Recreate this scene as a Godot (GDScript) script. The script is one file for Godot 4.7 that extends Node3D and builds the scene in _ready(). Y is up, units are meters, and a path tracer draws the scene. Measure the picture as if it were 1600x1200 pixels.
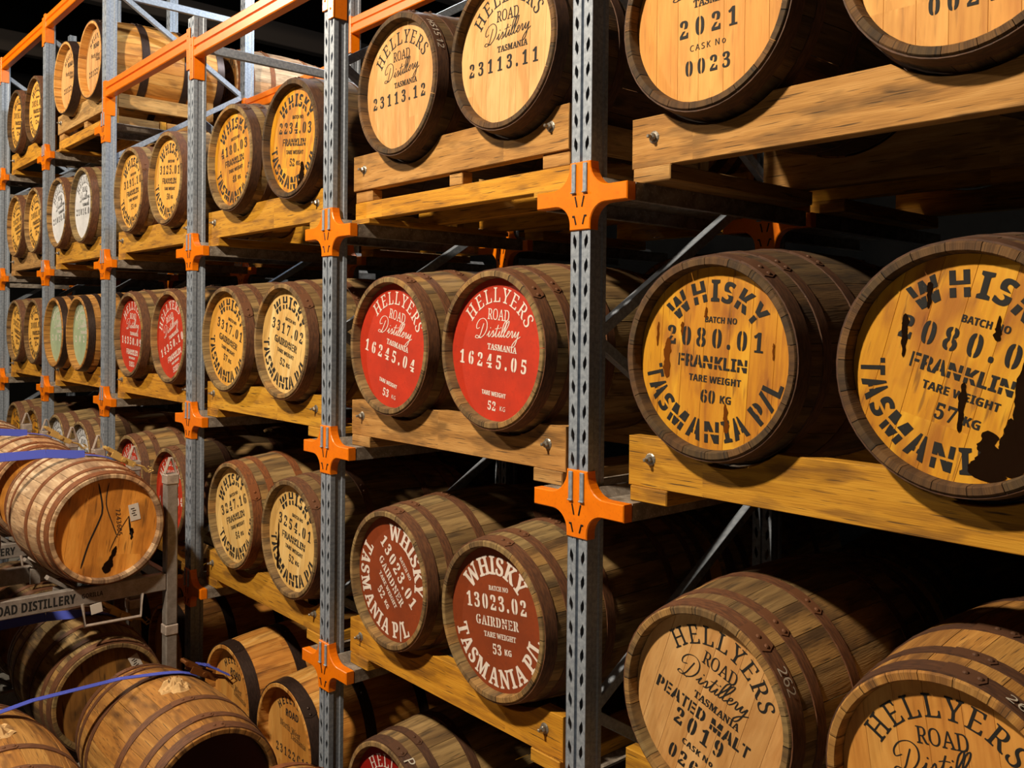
extends Node3D
# A whisky bond store: barrels on scalloped timber cradles in a steel drive-in rack, stacked steel stillages in the aisle.
# x runs along the rack (far end is -x), y is up, the aisle lies at +z, the rack goes back into -z. Heights H() are given from eye level.

const EY := 2.56                      # eye height above the floor
const W := 1.539                      # bay width
const LEVELS := [0.404, -0.546, -1.496, -2.446]
const TOP_LEVEL := 1.354

var rng := RandomNumberGenerator.new()
var M := {}
var used := {}
var glyphs := {}
var fonts := {}
var meshes := {}

func _ready() -> void:
	rng.seed = 71
	set_camera()
	set_environment()
	make_materials()
	lamps()
	build_room()
	build_rack()
	build_barrels()
	build_stillages()

# ---------------------------------------------------------------- camera, light
func set_camera() -> void:
	var yaw := 0.72238
	var pitch := 0.01048
	var roll := 0.00969
	var ahead := Vector3(-cos(yaw), 0, -sin(yaw))
	var right := Vector3(sin(yaw), 0, -cos(yaw))
	var f2 := ahead * cos(pitch) - Vector3.UP * sin(pitch)
	var u2 := Vector3.UP * cos(pitch) + ahead * sin(pitch)
	var r3 := right * cos(roll) + u2 * sin(roll)
	var u3 := -right * sin(roll) + u2 * cos(roll)
	var c := Camera3D.new()
	c.name = "camera"
	c.near = 0.05
	c.far = 60.0
	c.set_frustum(1200.0 / 1400.0 * 0.05, Vector2(0, -74.94 / 1400.0 * 0.05), 0.05, 60.0)
	c.transform = Transform3D(Basis(r3, u3, -f2), Vector3(1.93627, EY, 1.9837))
	add_child(c)
	c.current = true

func set_environment() -> void:
	var e := Environment.new()
	e.background_mode = Environment.BG_COLOR
	e.background_color = Color(0.01, 0.01, 0.012)
	e.tonemap_mode = Environment.TONE_MAPPER_LINEAR
	e.tonemap_exposure = 0.65
	e.sdfgi_enabled = true
	e.ssao_enabled = true
	e.ssil_enabled = true
	var w := WorldEnvironment.new()
	w.name = "world_environment"
	w.environment = e
	add_child(w)

func lamps() -> void:
	high_bay(Vector3(-0.7, EY + 3.5, 3.5), 64.0, Color(1.0, 0.92, 0.80), "high bay lamp hanging over the aisle opposite the red-headed barrels")
	high_bay(Vector3(-6.6, EY + 3.5, 3.2), 30.0, Color(1.0, 0.93, 0.82), "high bay lamp hanging over the far end of the aisle")
	high_bay(Vector3(-3.4, EY + 3.2, -1.8), 10.0, Color(0.93, 0.97, 1.0), "cool high bay lamp hanging above the back of the rack")

func high_bay(at: Vector3, energy: float, tint: Color, label: String) -> void:
	var t := thing("high_bay_lamp", label, "lamp", at + Vector3(0, 0.05, 0))
	obj("housing", lathe([Vector2(0.0, 0.05), Vector2(0.185, 0.045), Vector2(0.19, 0.0), Vector2(0.205, 0.0), Vector2(0.20, 0.05), Vector2(0.07, 0.16), Vector2(0.05, 0.30), Vector2(0.0, 0.30)], 32, true), M.dark_steel, t)
	var em := StandardMaterial3D.new()
	em.albedo_color = Color(0.9, 0.9, 0.9)
	em.emission_enabled = true
	em.emission = tint
	em.emission_energy_multiplier = 3.0
	obj("diffuser", lathe([Vector2(0.0, 0.0), Vector2(0.18, 0.0), Vector2(0.18, 0.012), Vector2(0.0, 0.012)], 32, true), em, t)
	obj("rod", boxm(Vector3(0.02, EY + 4.1 - at.y - 0.33, 0.02), 0.004), M.dark_steel, t, Vector3(0, 0.28 + (EY + 4.1 - at.y - 0.33) / 2.0, 0))
	var l := OmniLight3D.new()
	l.name = "lamp_light"
	l.light_color = tint
	l.light_energy = energy
	l.light_size = 0.14
	l.omni_range = 40.0
	l.omni_attenuation = 2.0
	l.shadow_enabled = true
	l.position = Vector3(0, -0.16, 0)
	t.add_child(l)

# ---------------------------------------------------------------- tree helpers
func numbered(called: String) -> String:
	var n: int = used.get(called, -1) + 1
	used[called] = n
	return called if n == 0 else "%s_%03d" % [called, n]

func thing(called: String, label: String, category: String, at := Vector3.ZERO, turn := 0.0, group := "") -> Node3D:
	var o := Node3D.new()
	o.name = numbered(called)
	add_child(o)
	o.position = at
	o.rotation.y = turn
	o.set_meta("label", label)
	o.set_meta("category", category)
	if group:
		o.set_meta("group", group)
	return o

func obj(called: String, mesh: Mesh, mat: Material, parent: Node3D, at := Vector3.ZERO, rot := Vector3.ZERO) -> MeshInstance3D:
	var o := MeshInstance3D.new()
	o.name = called
	o.mesh = mesh
	o.material_override = mat
	o.position = at
	o.rotation = rot
	parent.add_child(o, true)
	return o

func structure(called: String, mesh: Mesh, mat: Material, at: Vector3) -> MeshInstance3D:
	var o := MeshInstance3D.new()
	o.name = called
	o.mesh = mesh
	o.material_override = mat
	o.position = at
	add_child(o, true)
	o.set_meta("kind", "structure")
	return o

# ---------------------------------------------------------------- mesh helpers
func begin() -> SurfaceTool:
	var st := SurfaceTool.new()
	st.begin(Mesh.PRIMITIVE_TRIANGLES)
	return st

# a quad whose corners run anticlockwise as seen from outside
func quad(st: SurfaceTool, a: Vector3, b: Vector3, c: Vector3, d: Vector3, ua := Vector2.ZERO, ub := Vector2.ZERO, uc := Vector2.ZERO, ud := Vector2.ZERO) -> void:
	var n := (b - a).cross(c - a)
	if n.length_squared() < 1e-16:
		n = (c - a).cross(d - a)
	n = n.normalized()
	for k in [[a, ua], [c, uc], [b, ub], [a, ua], [d, ud], [c, uc]]:
		st.set_normal(n)
		st.set_uv(k[1])
		st.add_vertex(k[0])

func tri(st: SurfaceTool, a: Vector3, b: Vector3, c: Vector3, n := Vector3.ZERO) -> void:
	if n == Vector3.ZERO:
		n = (b - a).cross(c - a).normalized()
	for v in [a, c, b]:
		st.set_normal(n)
		st.set_uv(Vector2(v.x, v.y))
		st.add_vertex(v)

# chamfered box; grain = the axis along which the wood runs
func add_box(st: SurfaceTool, size: Vector3, b: float, t := Transform3D.IDENTITY, grain := 0, uo := Vector2.ZERO) -> void:
	var h := size / 2.0
	for ax in 3:
		var p := (ax + 1) % 3
		var q := (ax + 2) % 3
		for s in [-1.0, 1.0]:
			var c := []
			var uv := []
			for k in [[-1, -1], [1, -1], [1, 1], [-1, 1]]:
				var v := Vector3.ZERO
				v[ax] = s * h[ax]
				v[p] = k[0] * (h[p] - b)
				v[q] = k[1] * (h[q] - b)
				c.append(t * v)
				var g := v[grain] if grain != ax else v[p]
				var o := v[q] if (p == grain or ax == grain) else v[p]
				uv.append(Vector2(o + uo.x + ax * 0.37, g + uo.y) * 0.9)
			if s > 0:
				quad(st, c[0], c[1], c[2], c[3], uv[0], uv[1], uv[2], uv[3])
			else:
				quad(st, c[3], c[2], c[1], c[0], uv[3], uv[2], uv[1], uv[0])
	if b <= 0.0:
		return
	for ax in 3:
		var p := (ax + 1) % 3
		var q := (ax + 2) % 3
		for sp in [-1.0, 1.0]:
			for sq in [-1.0, 1.0]:
				var c := []
				for k in [[0, -1], [1, -1], [1, 1], [0, 1]]:
					var v := Vector3.ZERO
					v[ax] = k[1] * (h[ax] - b)
					v[p] = sp * (h[p] - (b if k[0] == 0 else 0.0))
					v[q] = sq * (h[q] - (0.0 if k[0] == 0 else b))
					c.append(t * v)
				var u := Vector2(uo.x + 0.1, uo.y)
				if sp * sq < 0:
					quad(st, c[0], c[1], c[2], c[3], u, u, u, u + Vector2(0, 0.5))
				else:
					quad(st, c[3], c[2], c[1], c[0], u, u, u, u + Vector2(0, 0.5))
	for sx in [-1.0, 1.0]:
		for sy in [-1.0, 1.0]:
			for sz in [-1.0, 1.0]:
				var a := t * Vector3(sx * h.x, sy * (h.y - b), sz * (h.z - b))
				var d := t * Vector3(sx * (h.x - b), sy * h.y, sz * (h.z - b))
				var e := t * Vector3(sx * (h.x - b), sy * (h.y - b), sz * h.z)
				if sx * sy * sz > 0:
					tri(st, a, d, e)
				else:
					tri(st, a, e, d)

func boxm(size: Vector3, b := 0.003, grain := 0, uo := Vector2.ZERO) -> ArrayMesh:
	var st := begin()
	add_box(st, size, b, Transform3D.IDENTITY, grain, uo)
	return st.commit()

# box from a to b of section w x h
func add_bar(st: SurfaceTool, a: Vector3, b: Vector3, w: float, hh: float, bev := 0.002, up := Vector3.UP) -> void:
	var d := b - a
	var z := d.normalized()
	if absf(z.dot(up)) > 0.98:
		up = Vector3.RIGHT
	var x := up.cross(z).normalized()
	add_box(st, Vector3(w, hh, d.length()), bev, Transform3D(Basis(x, z.cross(x), z), (a + b) / 2.0), 2)

func bar(a: Vector3, b: Vector3, w: float, hh: float, bev := 0.002, up := Vector3.UP) -> ArrayMesh:
	var st := begin()
	add_bar(st, a, b, w, hh, bev, up)
	return st.commit()

# polygon (x, y), anticlockwise, swept along z from z0 to z1
func add_extrude(st: SurfaceTool, poly: PackedVector2Array, z0: float, z1: float, bev := 0.0, uvx := true, uo := Vector2.ZERO) -> void:
	if Geometry2D.is_polygon_clockwise(poly):
		poly.reverse()
	var inner := poly
	if bev > 0.0:
		inner = PackedVector2Array()
		var m := poly.size()
		for i in m:
			var e0 := (poly[i] - poly[(i - 1 + m) % m]).normalized()
			var e1 := (poly[(i + 1) % m] - poly[i]).normalized()
			var nn := (Vector2(-e0.y, e0.x) + Vector2(-e1.y, e1.x))
			nn = nn / maxf(nn.length_squared() * 0.5, 0.3)
			inner.append(poly[i] + nn * bev)
	var idx := Geometry2D.triangulate_polygon(inner)
	for k in range(0, idx.size(), 3):
		for side in 2:
			var z := (z1 if side == 0 else z0)
			var order := [0, 1, 2]
			var a := inner[idx[k]]
			var b := inner[idx[k + 1]]
			var c := inner[idx[k + 2]]
			var ccw := (b - a).cross(c - a) > 0
			if ccw == (side == 0):
				order = [0, 2, 1]
			for j in order:
				var v := inner[idx[k + j]]
				st.set_normal(Vector3(0, 0, 1 if side == 0 else -1))
				st.set_uv((Vector2(v.y, v.x) if uvx else v) * 0.9 + uo)
				st.add_vertex(Vector3(v.x, v.y, z))
	var n := poly.size()
	var run := 0.0
	for i in n:
		var a := poly[i]
		var b := poly[(i + 1) % n]
		var ia := inner[i]
		var ib := inner[(i + 1) % n]
		var l := a.distance_to(b)
		var u0 := Vector2(z0, run) * 0.9 + uo
		var u1 := Vector2(z1, run) * 0.9 + uo
		var u2 := Vector2(z1, run + l) * 0.9 + uo
		var u3 := Vector2(z0, run + l) * 0.9 + uo
		quad(st, Vector3(a.x, a.y, z1 - bev), Vector3(a.x, a.y, z0 + bev), Vector3(b.x, b.y, z0 + bev), Vector3(b.x, b.y, z1 - bev), u1, u0, u3, u2)
		if bev > 0.0:
			quad(st, Vector3(ia.x, ia.y, z1), Vector3(a.x, a.y, z1 - bev), Vector3(b.x, b.y, z1 - bev), Vector3(ib.x, ib.y, z1), u1, u1, u2, u2)
			quad(st, Vector3(a.x, a.y, z0 + bev), Vector3(ia.x, ia.y, z0), Vector3(ib.x, ib.y, z0), Vector3(b.x, b.y, z0 + bev), u0, u0, u3, u3)
		run += l

func extrude(poly: PackedVector2Array, z0: float, z1: float, bev := 0.0, uvx := true, uo := Vector2.ZERO) -> ArrayMesh:
	var st := begin()
	add_extrude(st, poly, z0, z1, bev, uvx, uo)
	return st.commit()

# profile of (radius, along); upright turns it about y, else about z. Sharp where the profile bends by more than about 40 degrees.
func add_lathe(st: SurfaceTool, prof: Array, n: int, upright := false, a0 := 0.0, a1 := TAU, us := 1.0, vs := 1.0, uo := Vector2.ZERO) -> void:
	var segs := prof.size() - 1
	var nor := []
	for i in segs:
		var d: Vector2 = prof[i + 1] - prof[i]
		nor.append(Vector2(d.y, -d.x).normalized())
	for i in segs:
		var p: Vector2 = prof[i]
		var q: Vector2 = prof[i + 1]
		var np: Vector2 = nor[i]
		var nq: Vector2 = nor[i]
		if i > 0 and nor[i - 1].dot(nor[i]) > 0.76:
			np = (nor[i - 1] + nor[i]).normalized()
		if i < segs - 1 and nor[i + 1].dot(nor[i]) > 0.76:
			nq = (nor[i + 1] + nor[i]).normalized()
		for k in n:
			var t0 := a0 + (a1 - a0) * k / n
			var t1 := a0 + (a1 - a0) * (k + 1) / n
			var vs4 := [[p, np, t0], [p, np, t1], [q, nq, t1], [q, nq, t0]]
			var order := [0, 2, 1, 0, 3, 2]
			for j in order:
				var v: Vector2 = vs4[j][0]
				var m: Vector2 = vs4[j][1]
				var t: float = vs4[j][2]
				var c := cos(t)
				var s := sin(t)
				st.set_uv(Vector2((t - a0) / TAU * us, v.y * vs) + uo)
				if upright:
					st.set_normal(Vector3(m.x * s, m.y, m.x * c))
					st.add_vertex(Vector3(v.x * s, v.y, v.x * c))
				else:
					st.set_normal(Vector3(m.x * c, m.x * s, m.y))
					st.add_vertex(Vector3(v.x * c, v.x * s, v.y))

func lathe(prof: Array, n: int, upright := false, us := 1.0, vs := 1.0) -> ArrayMesh:
	var st := begin()
	# profiles are listed so that the outside lies to the right of the path; flip where they run the other way
	add_lathe(st, prof, n, upright, 0.0, TAU, us, vs)
	return st.commit()

func add_dome(st: SurfaceTool, c: Vector3, axis: Vector3, r: float, hgt: float, n := 8) -> void:
	var z := axis.normalized()
	var x := z.cross(Vector3(0.31, 0.9, 0.2)).normalized()
	var y := z.cross(x)
	var rings := [[1.0, 0.0], [0.8, 0.6], [0.4, 0.92], [0.0, 1.0]]
	for i in 3:
		for k in n:
			var p := []
			for e in [[i, k], [i, k + 1], [i + 1, k + 1], [i + 1, k]]:
				var t: float = TAU * e[1] / n
				p.append(c + (x * cos(t) + y * sin(t)) * r * rings[e[0]][0] + z * hgt * rings[e[0]][1])
			quad(st, p[0], p[1], p[2], p[3])

func add_tube(st: SurfaceTool, pts: Array, r: float, n := 6) -> void:
	var rings := []
	for i in pts.size():
		var a: Vector3 = pts[maxi(i - 1, 0)]
		var b: Vector3 = pts[mini(i + 1, pts.size() - 1)]
		var z := (b - a).normalized()
		var up := Vector3.UP if absf(z.y) < 0.9 else Vector3.RIGHT
		var x := up.cross(z).normalized()
		var y := z.cross(x)
		var ring := []
		for k in n:
			ring.append(pts[i] + (x * cos(TAU * k / n) + y * sin(TAU * k / n)) * r)
		rings.append(ring)
	for i in pts.size() - 1:
		for k in n:
			quad(st, rings[i][k], rings[i][(k + 1) % n], rings[i + 1][(k + 1) % n], rings[i + 1][k])
	for e in [0, pts.size() - 1]:
		for k in range(1, n - 1):
			if e == 0:
				tri(st, rings[e][0], rings[e][k + 1], rings[e][k])
			else:
				tri(st, rings[e][0], rings[e][k], rings[e][k + 1])

# ---------------------------------------------------------------- materials
# streaky timber: grain runs along v. lo..hi are the tones, blot darkens in patches, fleck adds short dark lines
func wood(seed_: int, lo: Color, mid: Color, hi: Color, blot: float, blot_color: Color, fleck: float, across := 9.0, size := 384) -> Array:
	var n1 := FastNoiseLite.new()
	n1.seed = seed_
	n1.noise_type = FastNoiseLite.TYPE_SIMPLEX_SMOOTH
	n1.frequency = 1.0
	n1.fractal_octaves = 3
	var n2 := FastNoiseLite.new()
	n2.seed = seed_ + 11
	n2.noise_type = FastNoiseLite.TYPE_SIMPLEX_SMOOTH
	n2.frequency = 1.0
	n2.fractal_octaves = 4
	var data := PackedByteArray()
	data.resize(size * size * 3)
	var grey := PackedByteArray()
	grey.resize(size * size)
	var i := 0
	for y in size:
		var v := float(y) / size
		for x in size:
			var u := float(x) / size
			var wob := n2.get_noise_2d(u * 2.0, v * 1.6 + 30.0)
			var g := n1.get_noise_2d(u * across + wob * 0.8, v * 1.3) * 0.5 + 0.5
			var fine := n1.get_noise_2d(u * across * 9.0 + 60.0, v * 9.0)
			var t := clampf(g + fine * 0.16, 0.0, 1.0)
			var c := lo.lerp(mid, t * 2.0) if t < 0.5 else mid.lerp(hi, t * 2.0 - 1.0)
			var b := clampf((n2.get_noise_2d(u * 4.0 + 9.0, v * 3.2) - 0.12) * 2.6, 0.0, 1.0) * blot
			c = c.lerp(blot_color, b)
			var f := clampf((n1.get_noise_2d(u * across * 5.0 + 7.0, v * 5.0 + 3.0) - 0.42) * 5.0, 0.0, 1.0) * fleck
			c = c.lerp(blot_color.darkened(0.5), f)
			data[i * 3] = int(clampf(c.r, 0, 1) * 255)
			data[i * 3 + 1] = int(clampf(c.g, 0, 1) * 255)
			data[i * 3 + 2] = int(clampf(c.b, 0, 1) * 255)
			grey[i] = int(clampf(0.55 + fine * 0.35 + (g - 0.5) * 0.3 - f * 0.5, 0, 1) * 255)
			i += 1
	var tex := ImageTexture.create_from_image(Image.create_from_data(size, size, false, Image.FORMAT_RGB8, data))
	var bump := Image.create_from_data(size, size, false, Image.FORMAT_L8, grey)
	bump.convert(Image.FORMAT_RGBA8)
	bump.bump_map_to_normal_map(1.6)
	return [tex, ImageTexture.create_from_image(bump)]

# blotchy surface: two tones mixed by cloudy noise plus specks
func blotchy(seed_: int, a: Color, b: Color, speck: Color, freq: float, amount: float, size := 256) -> ImageTexture:
	var n := FastNoiseLite.new()
	n.seed = seed_
	n.noise_type = FastNoiseLite.TYPE_SIMPLEX_SMOOTH
	n.fractal_octaves = 4
	n.frequency = freq / size
	var im := n.get_seamless_image(size, size)
	n.seed = seed_ + 5
	n.frequency = freq * 5.0 / size
	var im2 := n.get_seamless_image(size, size)
	var out := Image.create(size, size, false, Image.FORMAT_RGB8)
	for y in size:
		for x in size:
			var c := a.lerp(b, clampf(im.get_pixel(x, y).r * 1.5 - 0.25, 0, 1))
			c = c.lerp(speck, clampf((im2.get_pixel(x, y).r - 0.62) * 4.0, 0, 1) * amount)
			out.set_pixel(x, y, c)
	return ImageTexture.create_from_image(out)

func mat(color: Color, rough := 0.8, metal := 0.0, tex: Texture2D = null, normal: Texture2D = null, scale := Vector2.ONE, offset := Vector2.ZERO, nscale := 0.6) -> StandardMaterial3D:
	var m := StandardMaterial3D.new()
	m.albedo_color = color
	m.roughness = rough
	m.metallic = metal
	m.albedo_texture = tex
	m.uv1_scale = Vector3(scale.x, scale.y, 1)
	m.uv1_offset = Vector3(offset.x, offset.y, 0)
	if normal:
		m.normal_enabled = true
		m.normal_texture = normal
		m.normal_scale = nscale
	return m

func tri_mat(color: Color, rough: float, metal: float, tex: Texture2D, scale: float) -> StandardMaterial3D:
	var m := mat(color, rough, metal, tex)
	m.uv1_triplanar = true
	m.uv1_world_triplanar = true
	m.uv1_scale = Vector3.ONE * scale
	return m

func variants(key: String, maps: Array, tones: Array, rough := 0.82, scale := Vector2.ONE, nscale := 0.6) -> void:
	var list := []
	for k in tones.size():
		list.append(mat(tones[k], rough, 0.0, maps[0], maps[1], scale, Vector2(0.23 * k + 0.07, 0.31 * k), nscale))
	M[key] = list

func make_materials() -> void:
	var g := func(v): return Color(v, v, v)
	# staves
	var aged := wood(3, Color(0.36, 0.275, 0.165), Color(0.55, 0.44, 0.275), Color(0.69, 0.58, 0.385), 0.55, Color(0.17, 0.12, 0.08), 0.5)
	variants("aged", aged, [g.call(1.0), Color(0.86, 0.84, 0.82), Color(1.0, 0.94, 0.84), Color(0.76, 0.73, 0.7), Color(0.93, 0.95, 0.95)], 0.85, Vector2(4.0, 1.0))
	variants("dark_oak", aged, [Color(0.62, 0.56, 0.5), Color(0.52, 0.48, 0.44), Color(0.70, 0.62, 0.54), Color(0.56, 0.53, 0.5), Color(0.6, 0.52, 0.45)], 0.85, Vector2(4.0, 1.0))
	var gold := wood(8, Color(0.48, 0.33, 0.14), Color(0.66, 0.48, 0.23), Color(0.78, 0.61, 0.34), 0.45, Color(0.26, 0.17, 0.09), 0.55)
	variants("gold", gold, [g.call(1.0), Color(0.92, 0.88, 0.82), Color(1.0, 0.96, 0.9), Color(0.85, 0.8, 0.74), Color(0.96, 0.9, 0.8)], 0.8, Vector2(4.0, 1.0))
	var bright := wood(14, Color(0.60, 0.40, 0.16), Color(0.80, 0.58, 0.28), Color(0.90, 0.72, 0.44), 0.35, Color(0.30, 0.19, 0.09), 0.35)
	variants("bright", bright, [g.call(1.0), Color(1.0, 0.92, 0.78), Color(0.94, 0.9, 0.84), Color(1.0, 0.97, 0.92), Color(0.9, 0.82, 0.68)], 0.7, Vector2(4.0, 1.0))
	var pale := wood(21, Color(0.55, 0.44, 0.34), Color(0.74, 0.63, 0.50), Color(0.86, 0.78, 0.67), 0.5, Color(0.36, 0.25, 0.17), 0.6)
	variants("pale", pale, [g.call(1.0), Color(0.93, 0.88, 0.82), Color(0.86, 0.82, 0.8), Color(1.0, 0.97, 0.93), Color(0.98, 0.88, 0.78)], 0.85, Vector2(4.0, 1.0))
	# heads
	var clean := wood(30, Color(0.70, 0.50, 0.27), Color(0.81, 0.63, 0.40), Color(0.88, 0.72, 0.50), 0.12, Color(0.55, 0.34, 0.13), 0.16, 7.0)
	variants("head_clean", clean, [g.call(1.0), Color(0.96, 0.93, 0.88), Color(1.0, 0.98, 0.96), Color(0.92, 0.88, 0.82)], 0.7, Vector2(1.8, 1.0), 0.25)
	variants("head_honey", clean, [Color(1.0, 0.90, 0.66), Color(0.97, 0.86, 0.6), Color(1.0, 0.93, 0.72), Color(0.93, 0.83, 0.56)], 0.7, Vector2(1.8, 1.0), 0.25)
	var amber := wood(37, Color(0.62, 0.38, 0.03), Color(0.80, 0.56, 0.06), Color(0.87, 0.67, 0.17), 0.55, Color(0.50, 0.26, 0.05), 0.4, 6.0)
	variants("head_amber", amber, [g.call(1.0), Color(0.96, 0.94, 0.9), Color(1.0, 0.99, 0.95), Color(0.94, 0.9, 0.84)], 0.7, Vector2(1.8, 1.0), 0.25)
	var cream := wood(44, Color(0.78, 0.62, 0.36), Color(0.88, 0.74, 0.47), Color(0.92, 0.81, 0.58), 0.2, Color(0.66, 0.46, 0.2), 0.25, 6.0)
	variants("head_cream", cream, [g.call(1.0), Color(0.97, 0.95, 0.9), Color(1.0, 0.98, 0.97), Color(0.95, 0.92, 0.86)], 0.7, Vector2(1.8, 1.0), 0.25)
	variants("head_straw", cream, [Color(1.0, 0.88, 0.58), Color(0.98, 0.85, 0.54), Color(1.0, 0.9, 0.63), Color(0.95, 0.84, 0.55)], 0.7, Vector2(1.8, 1.0), 0.25)
	variants("head_worn", bright, [Color(1.1, 0.98, 0.78), Color(1.04, 0.93, 0.72), Color(1.1, 1.0, 0.8), Color(1.0, 0.9, 0.7)], 0.65, Vector2.ONE, 0.25)
	variants("head_old", aged, [Color(1.0, 0.86, 0.6), Color(0.95, 0.8, 0.56), Color(1.0, 0.83, 0.56), Color(0.9, 0.78, 0.55)], 0.7, Vector2.ONE, 0.3)
	var tone := blotchy(51, g.call(0.90), g.call(1.0), g.call(0.84), 5.0, 0.5)
	M.paint_red = mat(Color(0.74, 0.165, 0.008), 0.7, 0.0, tone, null, Vector2(1.4, 1.4))
	M.paint_dark_red = mat(Color(0.62, 0.09, 0.06), 0.5, 0.0, tone, null, Vector2(1.4, 1.4))
	M.paint_maroon = mat(Color(0.52, 0.205, 0.015), 0.7, 0.0, tone, null, Vector2(1.4, 1.4))
	M.paint_wine = mat(Color(0.20, 0.035, 0.03), 0.4, 0.0, tone, null, Vector2(1.4, 1.4))
	M.paint_white = mat(Color(0.86, 0.87, 0.90), 0.5, 0.0, tone, null, Vector2(1.4, 1.4))
	M.paint_green = mat(Color(0.64, 0.72, 0.60), 0.5, 0.0, tone, null, Vector2(1.4, 1.4))
	M.ink_black = mat(Color(0.055, 0.05, 0.05), 0.8)
	M.ink_soft = mat(Color(0.16, 0.12, 0.09), 0.85)
	M.ink_white = mat(Color(0.86, 0.82, 0.80), 0.7)
	M.chalk = mat(Color(0.8, 0.77, 0.72), 0.9)
	M.stain = mat(Color(0.10, 0.055, 0.025), 0.95)
	M.stain.metallic_specular = 0.1
	M.stain_brown = mat(Color(0.38, 0.20, 0.05), 0.9)
	M.stain_brown.metallic_specular = 0.1
	M.crack = mat(Color(0.07, 0.045, 0.03), 0.9)
	M.backing = mat(Color(0.10, 0.07, 0.05), 0.9)
	# hoops and steel
	var rust := blotchy(60, Color(0.30, 0.19, 0.125), Color(0.43, 0.285, 0.18), Color(0.50, 0.27, 0.10), 6.0, 0.6)
	M.hoop_rust = mat(Color(1.0, 0.97, 0.95), 0.72, 0.0, rust, null, Vector2(1, 3))
	M.hoop_brown = mat(Color(0.78, 0.76, 0.75), 0.72, 0.0, rust, null, Vector2(1, 3))
	M.hoop_orange = mat(Color(1.2, 1.05, 0.78), 0.78, 0.0, rust, null, Vector2(1, 3))
	var scuff := blotchy(66, Color(0.20, 0.15, 0.13), Color(0.28, 0.21, 0.185), Color(0.5, 0.45, 0.42), 7.0, 0.25)
	M.hoop_dark = mat(Color.WHITE, 0.42, 0.5, scuff, null, Vector2(1, 3))
	var zinc := blotchy(70, Color(0.50, 0.54, 0.60), Color(0.62, 0.66, 0.72), Color(0.72, 0.76, 0.82), 9.0, 0.5)
	M.galvanised = tri_mat(Color(0.97, 0.97, 0.97), 0.5, 0.2, zinc, 5.0)
	M.steel_dull = tri_mat(Color(0.8, 0.79, 0.78), 0.5, 0.2, zinc, 3.0)
	M.dark_steel = mat(Color(0.10, 0.10, 0.105), 0.5, 0.4)
	M.bolt_steel = mat(Color(0.55, 0.53, 0.5), 0.4, 0.6)
	var orange := blotchy(75, Color(0.90, 0.46, 0.02), Color(0.93, 0.49, 0.025), Color(0.76, 0.36, 0.02), 5.0, 0.35)
	M.orange = tri_mat(Color.WHITE, 0.34, 0.0, orange, 2.5)
	var alu := blotchy(80, Color(0.52, 0.49, 0.47), Color(0.62, 0.59, 0.57), Color(0.40, 0.36, 0.33), 5.0, 0.4)
	M.stillage = tri_mat(Color.WHITE, 0.5, 0.35, alu, 3.0)
	M.stillage_plate = tri_mat(Color(1.25, 1.22, 1.2), 0.5, 0.3, alu, 3.0)
	var dust := blotchy(85, Color(0.36, 0.32, 0.28), Color(0.52, 0.49, 0.45), Color(0.74, 0.70, 0.64), 8.0, 0.7)
	M.rail = tri_mat(Color(1.1, 1.1, 1.12), 0.6, 0.05, dust, 2.2)
	# cradle timber
	var yellow := wood(90, Color(0.56, 0.38, 0.06), Color(0.76, 0.55, 0.11), Color(0.84, 0.64, 0.20), 0.4, Color(0.36, 0.23, 0.06), 0.75, 8.0)
	variants("timber_yellow", yellow, [g.call(1.0), Color(0.95, 0.93, 0.9), Color(1.0, 0.96, 0.88)], 0.8, Vector2(3.2, 1.0))
	var weathered := wood(97, Color(0.50, 0.36, 0.18), Color(0.68, 0.52, 0.29), Color(0.78, 0.63, 0.40), 0.5, Color(0.36, 0.27, 0.15), 0.7, 8.0)
	variants("timber_pale", weathered, [g.call(1.0), Color(0.94, 0.92, 0.9), Color(0.98, 0.93, 0.86)], 0.85, Vector2(3.2, 1.0))
	# straps, rag
	M.strap = mat(Color(0.27, 0.33, 0.76), 0.75)
	M.strap_tag = mat(Color(0.50, 0.52, 0.22), 0.8)
	M.brass = mat(Color(0.84, 0.70, 0.42), 0.35, 0.35)
	M.bronze = mat(Color(0.48, 0.30, 0.14), 0.45, 0.5)
	M.rag = mat(Color(0.80, 0.66, 0.46), 0.95)
	M.paper = mat(Color(0.82, 0.79, 0.76), 0.8)
	# room
	M.concrete = tri_mat(Color(0.5, 0.49, 0.47), 0.8, 0.0, tone, 0.5)
	M.wall = tri_mat(Color(0.07, 0.069, 0.068), 1.0, 0.0, tone, 0.4)
	M.ceiling = tri_mat(Color(0.055, 0.052, 0.05), 0.9, 0.0, tone, 0.4)
	M.wall.metallic_specular = 0.05
	M.ceiling.metallic_specular = 0.1
	M.rafter = mat(Color(0.12, 0.085, 0.06), 0.85)

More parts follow.
